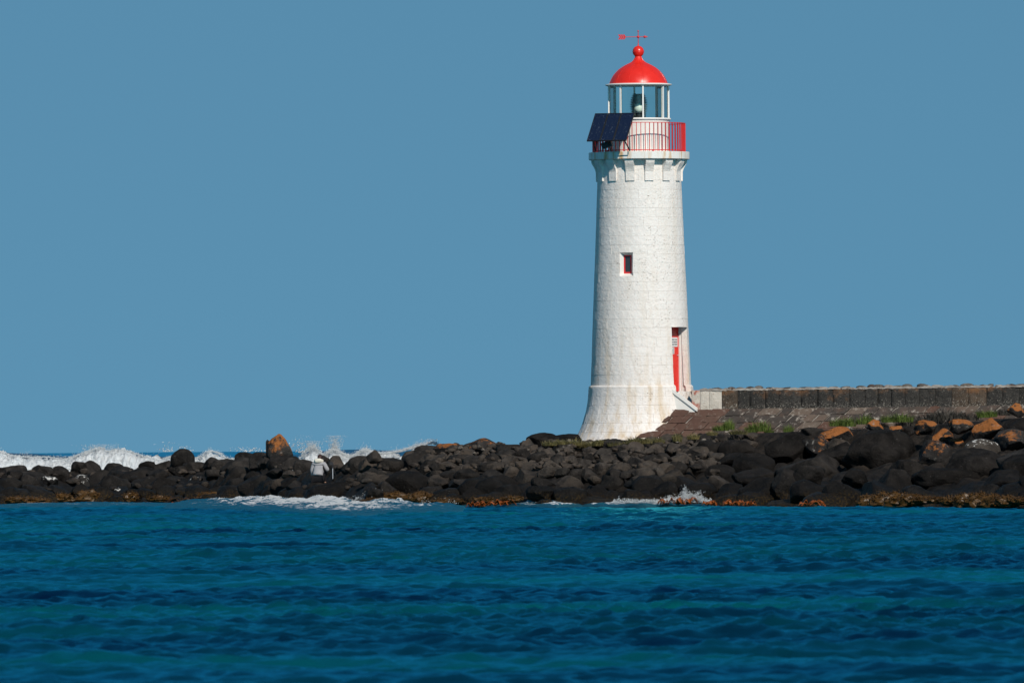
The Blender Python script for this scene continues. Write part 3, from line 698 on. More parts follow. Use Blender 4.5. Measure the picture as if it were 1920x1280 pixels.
# ------------------------------------------------------------------ boulders
SM = [rock_mesh('boulder', k, 12, .93, .10, 4, .14) for k in range(8)]
AN = [rock_mesh('boulder', 30+k, 15, 1.0, .06, 4, .06) for k in range(7)]
for m_ in AN: m_.set_sharp_from_angle(angle=R(30))
placed = []
def top_boulder(X, Y, zt_, w_, d_, h_, mat, me, label, group, cat='boulder', name='boulder', rot=None, sink=.62):
    rot = rot or (random.uniform(-.22, .22), random.uniform(-.22, .22), random.uniform(0, 6.28))
    o = put_rock(name, me, mat, (X, Y, zt_-h_*sink), (w_/1.62, d_/1.62, h_/1.62*1.0), rot)
    tag(o, label, cat, group); return o
def size_word(w_, wp): return 'large' if w_ > wp*1.75 else 'small' if w_ < wp*1.32 else 'middling'
def shore(px): return float(np.interp(np.interp(px, [c[0] for c in ctrl], cx_), cx_, yw_))
def band(px0, px1, zf0, zf1, wp, hp, mats, protos, label, group, hr=(.62, .9)):
    """pack a stretch of the bank with boulders shoulder to shoulder"""
    x0, x1 = np.interp([px0, px1], [c[0] for c in ctrl], cx_); cnt = 0; row = 0
    zmax = max(prof(x)[2] for x in np.linspace(x0, x1, 9))*zf1; z = .0
    while z < zmax+hp*.5:
        X = x0+(row % 2)*wp*.5
        while X < x1:
            Xj = X+random.gauss(0, wp*.16); yw, yr, zr = prof(Xj); zj = min(z+random.gauss(0, hp*.22)+hp*.5, zr+random.uniform(-.04, .05)); lo, hi = zr*zf0, zr*zf1
            X += wp*random.uniform(.75, 1.3)
            if zj < lo-hp*.3 or zj > hi+.06 or z > hi+hp*.2: continue
            w_ = wp*random.lognormvariate(.36, .26)
            if -8.05 < Xj < -5.75 and .62 < zj < 1.12: continue
            if any(((Xj-X2)/(.42*w2+.1))**2+((zj-.25*w2*.5-z2)/(.36*w2))**2 < 1 for (X2, z2, w2) in placed): continue
            v = max(0.0, (zj/zr-.10)/.90)**(1/.62); Y = yw+min(v, 1.0)*(yr-yw)
            lab = size_word(w_, wp)+' '+{'thinly_lichened_basalt': 'orange-flecked', 'charcoal_basalt': 'charcoal', 'black_basalt': 'black', 'brown_grey_basalt': 'brown-grey'}[(mt := (M['rocklich2'] if px0 > 1300 and zj > .70*zr and Xj > 11 and random.random() < .7 else random.choice(mats))).name]+' '+label+(', on its crest' if zj > .84*zr else ', at the waterline' if zj < .26*zr else ', halfway up')
            top_boulder(Xj, Y, zj+.06, w_, w_*random.uniform(.8, 1.2), w_*random.uniform(*hr), mt, random.choice(protos), lab, group, sink=.5); cnt += 1
        z += hp; row += 1
    return cnt
# the boulders one can point at
def at_boulder(px, py_top, w_px, h_px, dY, mat, me, label, rot=(0, 0, 0), name='boulder', group=None, deep=.8):
    X = np.interp(px, [c[0] for c in ctrl], cx_); yw, yr, zr = prof(X); Y = yw+dY*(yr-yw) if abs(dY) <= 3 else yw+dY
    p = W(px, py_top, Y); sc = FPX/(Y+DIST); w_, h_ = w_px/sc, h_px/sc
    o = put_rock(name, me, mat, (p.x, Y, p.z-h_*.5), (w_/1.62, w_*deep/1.62, h_/1.62), rot); tag(o, label, 'boulder', group)
    placed.append((p.x, p.z-h_*.3, w_*.9)); return o
at_boulder(523, 812, 46, 58, 1.0, M['rocklich'], rock_mesh('standing_boulder', 205, 9, .8, .08, 4, .12, .24, -.12), 'upright standing boulder with a big orange lichen patch above the low spit', (0, .0, .1))
at_boulder(505, 823, 22, 44, .97, M['rocklich2'], AN[2], 'narrow dark slab leaning against the orange standing boulder', (.1, -.25, 1.0))
at_boulder(342, 841, 44, 44, 1.0, rockm := M['rock'], rock_mesh('round_boulder', 211, 4, .6, .06, 4, .1), 'smooth round-topped grey boulder standing alone on the crest of the low spit')
at_boulder(701, 845, 30, 26, .97, M['rockbrn'], rock_mesh('pointed_rock', 223, 12, 1.0, .04, 4, 0, .55), 'small pointed brown rock breaking the skyline beside the sea spray', (0, .1, .9))
at_boulder(845, 827, 66, 40, 1.0, M['rocklich2'], AN[1], 'flat-topped boulder with rusty lichen at the rise of the crest')
at_boulder(915, 821, 74, 38, 1.0, M['rocklich2'], AN[3], 'wide dark crest boulder with rust-orange streaks next to the black ledge')
at_boulder(1020, 812, 66, 34, 1.35, M['rockblk'], SM[2], 'low black ledge rising behind the weeds next to the tower foot', (0, .05, .2))
at_boulder(1062, 810.5, 70, 34, 1.35, M['rockblk'], SM[5], 'black ledge touching the flared foot of the white tower', (0, -.04, .5))
at_boulder(1842, 824, 66, 40, .66, M['rockgrey'], rock_mesh('grey_boulder', 231, 3, .5, .06, 4, .05), 'smooth grey-brown boulder with white droppings among the black rocks', (0, .1, .2))
at_boulder(1412, 890, 24, 20, .45, M['rockgrey'], RUB[1], 'small pale speckled stone wedged between black boulders', (0, .1, .2))
at_boulder(1928, 762, 100, 120, .92, M['rockblk'], SM[4], 'huge sloping black boulder reaching up over the stone wall foot', (.1, .25, .3))
at_boulder(1905, 756, 34, 26, 1.02, M['rocklich'], SM[0], 'orange lichened rock perched on the huge sloping black boulder', (0, .1, .2))
at_boulder(1480, 810, 104, 74, .80, M['rockblk'], SM[6], 'broad humped black boulder below the brown slabs and green tufts', (0, .12, .8))
at_boulder(1650, 808, 150, 84, .70, M['rockblk'], SM[7], 'longest smooth black boulder below the orange lichened rocks', (0, .05, .3))
at_boulder(1780, 878, 130, 50, .36, M['rockblk'], SM[1], 'flat grey-topped slab boulder low above the golden seaweed', (0, .05, .2))
at_boulder(1085, 880, 56, 62, .30, M['rock'], rock_mesh('block_boulder', 241, 7, .85, .05, 4, .2), 'upright block-shaped boulder near the water below the lighthouse', (0, .03, .3))
at_boulder(765, 884, 96, 60, .18, M['rockblk'], SM[2], 'weed-covered dark hump beside the white wash', (0, .03, .7))
at_boulder(640, 902, 130, 50, .25, M['rockblk'], SM[3], 'low dark rock shelf hiding the legs of the seated photographer', (0, -.05, .5))
at_boulder(550, 858, 56, 50, .92, M['rock'], AN[4], 'dark boulder just behind the photographer next to the orange standing boulder', (0, .1, .3))
at_boulder(570, 855, 50, 62, .86, M['rock'], SM[5], 'tall dark boulder at the back of the seated photographer', (0, .1, 1.3))
for i, (px, py, w_, h_) in enumerate([(1640, 787, 34, 24), (1680, 795, 32, 26), (1735, 788, 50, 30), (1765, 803, 46, 40), (1800, 782, 62, 34), (1852, 783, 74, 44), (1570, 800, 70, 34), (1790, 818, 40, 30)]):
    at_boulder(px, py, w_, h_, .93-.015*(i % 3), M['rocklich'], [SM, AN][i % 2][i % 7], 'bright orange lichened rock on the bank below the dark stone wall', (random.uniform(-.2, .2), random.uniform(-.2, .2), i*1.1), group='orange lichened rocks on the bank')
for (px, py, w_) in ((90, 893, 46), (150, 890, 60), (222, 914, 24), (372, 892, 40), (432, 914, 20)):
    at_boulder(px, py, w_, w_*.55, .55 if py < 900 else .22, M['rockguano'], SM[int(px) % 8], 'dark rock splashed with white droppings on the low spit', (0, 0, px), group='white-splashed rocks on the spit')
n_b = 0
n_b += band(-60, 560, 0, 1.0, .80, .36, [M['rock']]*5+[M['rockblk']], SM+AN, 'boulder of the spit with the standing orange boulder', 'boulders of the low spit')
n_b += band(540, 812, 0, 1.0, .68, .33, [M['rock']]*3+[M['rockbrn']], SM+AN, 'boulder of the bank around the seated photographer', 'boulders around the photographer')
n_b += band(812, 1330, .42, 1.0, .58, .27, [M['rockbrn']]*3+[M['rock']]*2, AN+SM[:2], 'angular rock of the rubble bank below the tower', 'rocks on the bank below the tower', (.55, .85))
n_b += band(812, 1330, 0, .42, 1.0, .42, [M['rockblk']]*3+[M['rock']], SM+AN, 'sea-worn boulder under the rubble bank below the tower', 'black boulders at the waterline below the tower')
n_b += band(1330, 1960, .86, 1.0, .62, .26, [M['rock']]*3+[M['rockbrn']], AN, 'smaller rock along the top of the bank below the wall', 'rocks along the top of the bank', (.5, .8))
n_b += band(1330, 2000, 0, .98, 1.12, .48, [M['rockblk']]*4+[M['rock']], SM[:5]+AN, 'smooth boulder of the bank below the dark stone wall', 'black boulders below the stone wall')
print('boulders', n_b)
# small stones in the gaps: nobody could count them
sm_v, sm_f = [], []
def join_rocks(name, spots, mat, protos):
    vs, fs = [], []; off = 0
    for (X, Y, z, s) in spots:
        me = random.choice(protos); e = Euler((random.random()*6, random.random()*6, random.random()*6)).to_matrix(); sc = Vector((s*random.uniform(.8, 1.3), s, s*random.uniform(.6, .9)))
        for q in me.vertices: c = e @ q.co; vs.append((X+c.x*sc.x, Y+c.y*sc.y, z+c.z*sc.z))
        for p in me.polygons: fs.append(tuple(i+off for i in p.vertices))
        off = len(vs)
    return mesh_obj(name, vs, fs, mat, None, True)
RUBL = [rock_mesh('pebble', 300+k, 14, 1.0, .06, 2) for k in range(4)]
def scatter(n, px0, px1, v0, v1, s0, s1, dz=-.16):
    out = []; x0, x1 = np.interp([px0, px1], [c[0] for c in ctrl], cx_)
    for i in range(n):
        X = random.uniform(x0, x1); yw, yr, zr = prof(X); Y = yw+random.uniform(v0, v1)*(yr-yw); s = random.uniform(s0, s1); out.append((X, Y, top_z(X, Y)+dz, s))
    return out
o = join_rocks('small_stones', scatter(150, -60, 820, .2, .95, .10, .22, -.24)+scatter(420, 800, 1340, .40, 1.02, .07, .20, -.12), M['rockbrn'], RUBL); tag(o, 'small dark stones filling the gaps between the boulders', 'stones', kind='stuff')
o = join_rocks('pale_stones', scatter(34, 1050, 1420, .86, 1.05, .05, .13, -.06)+scatter(12, 780, 1100, .7, .98, .06, .13, -.06), M['rubble'], RUBL); tag(o, 'pale brown stones strewn around the tower foot and apron', 'stones', kind='stuff')

# ------------------------------------------------------------------ plants
def tuft_mesh(name, n, h, spread, wid, seed, bend=.5):
    rs = random.Random(seed); mb = MB()
    for i in range(n):
        a = rs.random()*6.28; r_ = spread*math.sqrt(rs.random()); b = Vector((math.cos(a)*r_, math.sin(a)*r_*.7, -.03)); hh = h*rs.uniform(.45, 1)*(1-.45*(r_/spread)); da = a+rs.gauss(0, .8)
        dv = Vector((math.cos(da), math.sin(da), 0))*hh*bend*rs.uniform(.3, 1.2); s = Vector((-math.sin(da), math.cos(da), 0))*wid*rs.uniform(.6, 1.3)
        m_ = b+dv*.35+Vector((0, 0, hh*.6)); t_ = b+dv+Vector((0, 0, hh))
        mb.add([b-s, b+s, m_+s*.8, m_-s*.8, t_], [(0, 1, 2, 3), (3, 2, 4)])
    m = bpy.data.meshes.new(name); m.from_pydata([tuple(q) for q in mb.v], [], mb.f); m.update(); return m
TUF = [tuft_mesh('tuft', 230, .34, .27, .009, k, .85) for k in range(4)]; SHR = [tuft_mesh('twigs', 240, .34, .36, .008, 20+k, .9) for k in range(2)]
def plant(px, py, w_px, h_px, Y, mat, protos, label, group, name, cat):
    p = W(px, py, Y); k = random.randrange(len(protos)); key = ('p', name, k, mat.name)
    if key not in RC: m2 = protos[k].copy(); m2.materials.clear(); m2.materials.append(mat); m2.name = name; RC[key] = m2
    o = bpy.data.objects.new(name, RC[key]); COL.objects.link(o); o.location = p; o.rotation_euler = (0, 0, random.random()*6.28)
    sc = FPX/(Y+DIST); o.scale = (w_px/sc/.56, w_px/sc/.56, h_px/sc/.30); tag(o, label, cat, group)
for (px, py, w_, h_) in ((1352, 806, 26, 13), (1366, 803, 22, 20), (1408, 809, 26, 14), (1426, 806, 34, 22), (1442, 812, 22, 10), (1478, 808, 18, 14)):
    plant(px, py, w_*1.25, h_*1.25, -3.2, M['grass'], TUF, 'bright green grass tuft at the foot of the skewed brown slabs', 'green tufts by the brown slabs', 'grass_tuft', 'grass')
for (px, py, w_, h_) in ((1568, 797, 24, 15), (1590, 797, 34, 18), (1622, 793, 30, 18), (1665, 790, 28, 14), (1690, 789, 36, 18), (1845, 781, 30, 14), (1860, 780, 22, 13)):
    plant(px, py, w_*1.25, h_*1.25, -3.2, M['grass'], TUF, 'green leafy tuft growing among the orange lichened rocks', 'green tufts among orange rocks', 'grass_tuft', 'grass')
for (px, py, w_, h_) in ((1050, 832, 24, 9), (1078, 834, 34, 12), (1092, 838, 28, 10), (1110, 836, 26, 9), (1175, 836, 26, 10), (1192, 831, 34, 13), (1210, 830, 24, 10), (1270, 826, 22, 14), (1335, 815, 24, 8), (1385, 813, 40, 8), (1030, 834, 26, 9), (1125, 834, 30, 11), (1150, 835, 22, 9), (1235, 829, 26, 10), (1300, 822, 24, 10)):
    plant(px, py, w_*1.2, h_*1.5, prof(np.interp(px, [c[0] for c in ctrl], cx_))[1]-1.5, M['drygrass'], TUF, 'dry olive weed between stones at the tower foot', 'dry weeds at the tower foot', 'weed_tuft', 'weed')
for (px, py, w_, h_) in ((1740, 790, 50, 26), (1775, 785, 60, 30), (1812, 786, 52, 24), (1700, 797, 44, 18), (1885, 777, 40, 16), (1650, 800, 34, 14)):
    plant(px, py, w_, h_, -2.9, M['shrub'], SHR, 'grey-brown twiggy shrub against the foot of the dark stone wall', 'grey shrubs along the wall foot', 'shrub', 'shrub')

# ------------------------------------------------------------------ seaweed
def weed_mat(px, py, w_px, h_px, mat, label, group, n=320, name='seaweed_patch', blade=.05, dY=-1.4):
    Y = shore(px)+dY; p = W(px, py, Y); sc = FPX/(Y+DIST); w_, h_ = w_px/sc, h_px/sc; mb = MB(); rs = random.Random(int(px*7+py))
    # lumpy holdfast mass covered in short fronds
    bm = icomesh(3)
    for q in bm.verts: q.co = Vector((q.co.x*w_*.5, q.co.y*w_*.32, q.co.z*h_*.9))*(.82+.34*noise.noise(q.co*2.2+Vector((px, 0, py))))
    vi = {q: i for i, q in enumerate(bm.verts)}; mb.add([q.co.copy() for q in bm.verts], [tuple(vi[q] for q in f_.verts) for f_ in bm.faces]); src = [q.co.copy() for q in bm.verts if q.co.z > -.05*h_]; bm.free()
    for i in range(n):
        b = rs.choice(src).copy(); b += Vector((rs.gauss(0, .03), rs.gauss(0, .03), 0)); a = rs.random()*6.28; l = blade*rs.uniform(.6, 1.6)
        dv = Vector((math.cos(a)*l, math.sin(a)*l, l*rs.uniform(.1, .8))); s = Vector((-math.sin(a), math.cos(a), rs.uniform(-.5, .5)))*l*.22; e = b+dv*1.6+Vector((0, 0, -l*.9))
        mb.add([b-s, b+s, b+dv+s, b+dv-s, e], [(0, 1, 2, 3), (3, 2, 4)])
    o = mb.build(name, mat); o.location = p; tag(o, label, 'seaweed', group); return o
for (px, py, w_, h_) in ((60, 940, 76, 12), (118, 934, 50, 12), (165, 932, 56, 18), (245, 932, 34, 13), (300, 936, 60, 9), (392, 932, 60, 14), (30, 938, 50, 10)):
    weed_mat(px, py, w_, h_, M['weed'], 'golden-brown seaweed patch on the waterline rocks of the low spit', 'golden seaweed along the spit')
for i in range(13):
    px = 1630+i*26; weed_mat(px, 943-3.5*math.sin(i*.5)-i*.55, 60, 16+8*math.sin(i*.9+.5), M['weed'], 'golden-brown seaweed patch at the waterline below the stone wall', 'golden seaweed below the wall', 420, dY=-2.0)
for (px, py, w_, h_) in ((740, 934, 70, 16), (790, 934, 60, 17), (700, 940, 50, 8), (840, 940, 70, 8), (905, 938, 50, 8), (960, 936, 50, 8)):
    weed_mat(px, py, w_, h_, M['weed'], 'brown seaweed hanging on the rocks beside the white wash', 'brown seaweed by the wash', 360)
def kelp_obj(px, py, w_px, h_px, label, group, mat, n=9, dY=-2.4):
    Y = shore(px)+dY; p = W(px, py, Y); sc = FPX/(Y+DIST); w_, h_ = w_px/sc, h_px/sc; mb = MB(); rs = random.Random(int(px+py*3))
    for i in range(n):
        x0 = rs.uniform(-.45, .45)*w_; y0 = rs.uniform(-.3, .3); a = rs.uniform(-.6, .6)+(0 if rs.random() < .5 else math.pi); l = w_*rs.uniform(.25, .6); hh = h_*rs.uniform(.5, 1.1); wd = rs.uniform(.035, .08); pts = []
        for k in range(9):
            u_ = k/8; pts.append(Vector((x0+math.cos(a)*l*u_, y0+math.sin(a)*l*u_*.7, -.06+hh*math.sin(math.pi*min(1, u_*1.02))*1.1+.02*math.sin(9*u_+i))))
        v = []; f = []
        for k, q in enumerate(pts):
            ww = wd*(.5+.9*math.sin(math.pi*(.1+.85*k/8))); tw = .6*math.sin(k*.8+i); s = Vector((-math.sin(a)*math.cos(tw), math.cos(a)*math.cos(tw), math.sin(tw)))*ww
            nn = Vector((0, 0, .007)); v += [q-s+nn, q+s+nn, q+s-nn, q-s-nn]
        for k in range(8): f += [(4*k+j, 4*k+(j+1) % 4, 4*k+4+(j+1) % 4, 4*k+4+j) for j in range(4)]
        f += [(0, 3, 2, 1), (32, 33, 34, 35)]; mb.add(v, f)
    o = mb.build('kelp', mat, None, True); o.location = p; tag(o, label, 'kelp', group); return o
kelp_obj(385, 946, 90, 16, 'dark kelp-draped hump rising from the water before the spit', None, M['kelpdark'], 26, -2.5)
for (px, py, w_, h_) in ((322, 948, 26, 8), (345, 950, 34, 10), (415, 941, 34, 8), (525, 941, 50, 8), (905, 944, 34, 6), (935, 943, 44, 7), (1255, 941, 34, 8), (1282, 941, 36, 10), (1335, 943, 24, 6), (1370, 943, 34, 8), (1405, 943, 18, 6), (1525, 944, 40, 8), (890, 946, 20, 6)):
    kelp_obj(px, py, w_, h_, 'glossy orange kelp fronds lifting out of the water at the rocks', 'orange kelp along the waterline', M['kelp'])
kelp_obj(610, 938, 14, 28, 'hanging brown-orange kelp strand on the wet rock below the photographer', None, M['kelpdark'], 10, .3)

# ------------------------------------------------------------------ surf
def foam_sheet(name, px0, px1, y0, y1, label, hmax, prof_, seed, nx_=260, ny_=46):
    a = G(px0, 945).x; b = G(px1, 945).x; v = np.zeros((ny_, nx_, 3)); att = np.zeros((ny_, nx_))
    for j in range(ny_):
        for i in range(nx_):
            X = a+(b-a)*i/(nx_-1); yw = prof(X)[0]; s = j/(ny_-1); Y = yw+y0+(y1-y0)*s; u_ = i/(nx_-1)
            n = noise.fractal(Vector((X*.55+seed, Y*.25, seed)), .9, 2.1, 4); n2 = noise.fractal(Vector((X*2.1, Y*.9, seed+5)), .8, 2.2, 3)
            en = math.sin(math.pi*u_)**.5*min(1, (1-s)*5, s*5); k = prof_(u_, s)
            v[j, i] = (X, Y, -.22+.17*min(1, en*5)+en*(.03+hmax*(.28+.72*s*s)*max(0, .45+n*.9+n2*.28))); att[j, i] = min(1, max(0, en*k*(.55+.5*n)+(.0 if en > .3 else -.3)))
    o = np_mesh(name, v.reshape(-1, 3), grid_quads(ny_, nx_), M['lace']); at_ = o.data.attributes.new('foam', 'FLOAT', 'POINT'); at_.data.foreach_set('value', att.ravel().astype(np.float32))
    tag(o, label, 'foam', kind='stuff'); return o
foam_sheet('surf_wash', 300, 880, -44, 2.0, 'white wash of broken waves along the rocks below the photographer', .52, lambda u_, s: .88+.3*s*(1 if .1 < u_ < .96 else .6), 3.0, 420, 90)
foam_sheet('surf_wash', 860, 1345, -2.2, 1.6, 'thin line of white foam along the black rocks below the tower', .34, lambda u_, s: .95+.4*u_*s, 9.0, 320, 30)
foam_sheet('surf_wash', -120, 420, -34, -10, 'scattered small whitecaps on the water before the low spit', .05, lambda u_, s: .56, 15.0, 320, 44)
def droplets(name, spots, label):
    vs, fs = [], []; oc = [Vector(q) for q in ((1, 0, 0), (-1, 0, 0), (0, 1, 0), (0, -1, 0), (0, 0, 1), (0, 0, -1))]; of = [(0, 2, 4), (2, 1, 4), (1, 3, 4), (3, 0, 4), (2, 0, 5), (1, 2, 5), (3, 1, 5), (0, 3, 5)]
    for (p, r_) in spots:
        n = len(vs); e = Vector((random.uniform(.7, 1.5), 1, random.uniform(.7, 1.5))); vs += [p+Vector((q.x*e.x, q.y, q.z*e.z))*r_ for q in oc]; fs += [tuple(i+n for i in t_) for t_ in of]
    o = mesh_obj(name, vs, fs, M['foam'], None, True); tag(o, label, 'spray', kind='stuff'); return o
def breaker(name, pts, Y, label, thick=3.0, seed=1.0):
    """wall of broken water: uneven crest, tumbling face, spray over it"""
    pts = sorted(pts); px0, px1 = pts[0][0], pts[-1][0]; nx_ = int((px1-px0)*1.1); rows = 44; v = np.zeros((rows, nx_, 3)); spots = []
    for i in range(nx_):
        px = px0+(px1-px0)*i/(nx_-1); py = float(np.interp(px, [q[0] for q in pts], [q[1] for q in pts])); c = W(px, py, Y)
        for j in range(rows):
            s = j/(rows-1); ang = math.pi*s; yy = -math.cos(ang)*thick*.5; zz_ = max(0, math.sin(ang))**.6
            n = noise.fractal(Vector((c.x*1.3, yy*1.2, zz_*1.6+seed)), .75, 2.2, 5); n2 = noise.fractal(Vector((c.x*4, yy*2.2, zz_*5+seed)), .7, 2.2, 3)
            v[j, i] = (c.x+n*.12, Y+yy+n*.35, -.2+(c.z+.2)*zz_*(.93+.10*n+.06*n2)+.05*n2)
    o = np_mesh(name, v.reshape(-1, 3), grid_quads(rows, nx_), M['foam']); tag(o, label, 'wave', kind='stuff')
    return o
LEFTB = [(-220, 850), (-100, 848), (-40, 846), (0, 845), (22, 853), (55, 856), (90, 855), (122, 861), (142, 853), (166, 844), (186, 839), (201, 844), (230, 842), (252, 848), (273, 855), (300, 862), (318, 855), (335, 858), (372, 857), (394, 843), (411, 848), (425, 858), (450, 860), (480, 862), (505, 870), (515, 900)]
RIGHTB = [(560, 880), (566, 856), (572, 846), (586, 837), (596, 845), (606, 853), (616, 846), (625, 841), (640, 848), (655, 855), (668, 850), (684, 842), (702, 847), (720, 849), (745, 845), (775, 838), (795, 832), (812, 827), (820, 832), (828, 850), (834, 880)]
YL = G(200, 938).y+34; YR = G(690, 947).y+34
breaker('breaking_wave', LEFTB, YL, 'long white breaker rolling in behind the low spit', 4.5, 2.0); breaker('breaking_wave', RIGHTB, YR, 'white breaker bursting behind the rocks near the photographer', 3.5, 8.0)
sp = []
def crest_spray(pts, Y, n, up):
    for i in range(n):
        px = random.uniform(pts[0][0], pts[-1][0]); py = float(np.interp(px, [q[0] for q in pts], [q[1] for q in pts])); e = random.expovariate(1/up); p = W(px+random.gauss(0, 3), py+2-e*(.5+1.0*max(0, noise.noise(Vector((px*.03, 4, 1))))*2), Y+random.uniform(-1.2, 1.2)); sp.append((p, random.uniform(.005, .018)*(1.3 if e < up else .8)))
crest_spray(LEFTB, YL, 11000, 2.0); crest_spray(RIGHTB, YR, 9000, 2.4)
def plume(px, py0, py1, wpx, Y, n, r0=.008, r1=.026):
    for i in range(n):
        u_ = random.random()**1.5; p = W(px+random.gauss(0, wpx)*(.5+.6*u_), py0+(py1-py0)*u_, Y+random.gauss(0, .4)); sp.append((p, random.uniform(r0, r1)*(1.2-.5*u_)))
plume(628, 848, 816, 7, YR, 1200, .006, .017); plume(586, 846, 826, 9, YR, 800, .006, .017); plume(562, 848, 815, 10, YR, 90); plume(470, 846, 838, 22, YL, 110); plume(310, 846, 828, 14, YL, 60); plume(345, 846, 836, 10, YL, 60); plume(808, 832, 822, 8, YR, 90); plume(186, 842, 832, 20, YL, 240)
droplets('sea_spray', sp, 'fine white spray thrown up by the breakers behind the rocks')
# splash against the rocks below the tower, and drops over the wash
sp = []; YS = shore(1285)-2.2
for k in range(16):                       # curling tongues of thrown water
    a0 = random.uniform(1240, 1318); hgt = random.uniform(8, 27)*math.exp(-((a0-1287)/24)**2)+4; lean = random.uniform(-6, 14)
    for i in range(420):
        u_ = random.random(); p = W(a0+lean*u_**1.5+random.gauss(0, 1.0+2.2*u_), 941-hgt*u_+random.gauss(0, .8+1.6*u_), YS+random.gauss(0, .18)); sp.append((p, random.uniform(.005, .017)*(1.2-.5*u_)))
for i in range(2200):
    px = random.uniform(1150, 1335); p = W(px, 942-abs(random.gauss(0, 3.0))*(1+2.0*math.exp(-((px-1287)/22)**2)), YS+random.uniform(-.3, .3)); sp.append((p, random.uniform(.005, .022)))
for i in range(420): q = random.random(); p = W(640+72*q+random.gauss(0, 7), 944-22*q*random.random()-abs(random.gauss(0, 4)), shore(670)-1.6); sp.append((p, random.uniform(.004, .014)))
for i in range(900):
    px = random.uniform(440, 860); p = W(px, 944-abs(random.gauss(0, 4)), shore(px)-1.8); sp.append((p, random.uniform(.004, .014)))
droplets('splash_drops', sp, 'white splash thrown against the black rocks and drops over the wash')

# ------------------------------------------------------------------ solar panels
beta, tilt = R(-18), R(45.5); u_ = Vector((math.cos(beta), math.sin(beta), 0)); nh = Vector((math.sin(beta), -math.cos(beta), 0)); vv = -nh*math.sin(tilt)+Vector((0, 0, math.cos(tilt))); nn = nh*math.cos(tilt)+Vector((0, 0, math.sin(tilt)))
PT = W(1153, 213, -1.36)                   # middle of the top edge
PVW, PVH = 1.56, 1.50
PVA = empty('solar_panel_array', PT); tag(PVA, 'three tilted dark blue solar panels on a bracket outside the gallery railing', 'solar panels')
rotm = Matrix((u_, vv, nn)).transposed().to_4x4()
for k in range(3):
    sub = empty('solar_panel', (0, 0, 0), 0, PVA); c = u_*((k-1)*PVW/3)-vv*PVH/2; sub.matrix_local = Matrix.Translation(c) @ rotm
    w_ = PVW/3-.012; MB().box((0, 0, 0), (w_-.05, PVH-.05, .02)).build('cells', M['pv'], sub)
    mb = MB()
    for s in (-1, 1): mb.box((s*(w_/2-.0125), 0, 0), (.025, PVH, .045)); mb.box((0, s*(PVH/2-.0125), 0), (w_-.052, .025, .045))
    mb.build('panel_frame', M['black'], sub)
for s in (-.9, -.3, .3, .9):
    a = u_*(s*PVW/2)-nn*.035; MB().bar(a-vv*.05, a-vv*(PVH-.05), .04).build('support_rail', M['darkmetal'], PVA)
zdk = TZ+10.64-PT.z
for s in (-.75, .0, .82):
    b = u_*(s*PVW/2)-vv*(PVH-.12)-nn*.05; ft = Vector((b.x, b.y, zdk))-nh*.42+Vector((.10 if s > 0 else 0, 0, 0)); MB().bar(b, ft, .035).build('strut', M['black'], PVA)
    t_ = u_*(s*PVW/2)-vv*.45-nn*.05; MB().bar(t_, ft-nh*.02+Vector((0, 0, .02)), .03).build('strut', M['black'], PVA)
jb = -vv*(PVH-.1)-u_*.10-nh*.32; MB().box((jb.x, jb.y, zdk+.24), (.40, .2, .22), Matrix.Rotation(beta, 3, 'Z') @ Matrix.Rotation(R(-18), 3, 'Y')).build('battery_box', M['black'], PVA)

# ------------------------------------------------------------------ photographer
def skin(name, nodes, edges, mat, parent=None, sub=2, loc=None, root=0):
    m = bpy.data.meshes.new(name); m.from_pydata([n[0] for n in nodes], edges, []); o = bpy.data.objects.new(name, m); COL.objects.link(o)
    sk = o.modifiers.new('skin', 'SKIN'); sk.use_smooth_shade = True; sv = m.skin_vertices[0].data
    for i, n in enumerate(nodes): sv[i].radius = n[1] if isinstance(n[1], tuple) else (n[1], n[1]); sv[i].use_root = (i == root)
    o.modifiers.new('sub', 'SUBSURF').levels = sub; bpy.context.view_layer.update()
    dg = bpy.context.evaluated_depsgraph_get(); me = bpy.data.meshes.new_from_object(o.evaluated_get(dg)); bpy.data.objects.remove(o); me.name = name
    me.polygons.foreach_set('use_smooth', [True]*len(me.polygons)); return link(name, me, mat, parent)
M['jacket'] = simple('grey_jacket_cloth', (.33, .325, .335), .9, 0, 25, .18, .6, .2); M['fleece'] = simple('cream_fleece', (.66, .62, .52), .95, 0, 30, .15, .9, .1)
M['trousers'] = simple('black_trousers', (.010, .010, .012), .9, 0, 25, .2, .3, .2); M['hair'] = simple('dark_red_brown_hair', (.035, .014, .010), .6, 0, 60, .3, .6); M['skin'] = simple('skin', (.42, .25, .18), .55, 0, 20, .06, .1)
YP = prof(W(596, 900, 0).x)[0]+2.6; PP = W(596, 902, YP)
PS = empty('person', PP, R(-14)); PS.scale = (1.0, 1.08, 1.14); tag(PS, 'person in grey jacket with cream hood sitting on rocks, bent over behind a tripod', 'person')
bn = [((0, 0, .10), (.16, .13)), ((0, .05, .30), (.14, .11)), ((0, .12, .50), (.17, .11)), ((0, .18, .60), (.10, .08)), ((0, .23, .66), (.055, .055)), ((0, .30, .71), (.075, .085)), ((0, .34, .76), (.078, .092)), ((0, .36, .83), (.05, .06)),
      ((-.18, .15, .56), .07), ((-.25, .16, .34), .048), ((-.24, .30, .14), .034), ((-.23, .36, .10), (.02, .035)), ((.18, .15, .56), .07), ((.30, .20, .36), .048), ((.20, .42, .44), .034), ((.18, .48, .46), (.02, .035)),
      ((-.10, .06, .08), .10), ((-.14, .44, .30), .065), ((-.14, .50, -.12), .045), ((-.14, .62, -.17), (.04, .03)), ((.10, .06, .08), .10), ((.14, .44, .30), .065), ((.14, .52, -.12), .045), ((.14, .64, -.17), (.04, .03))]
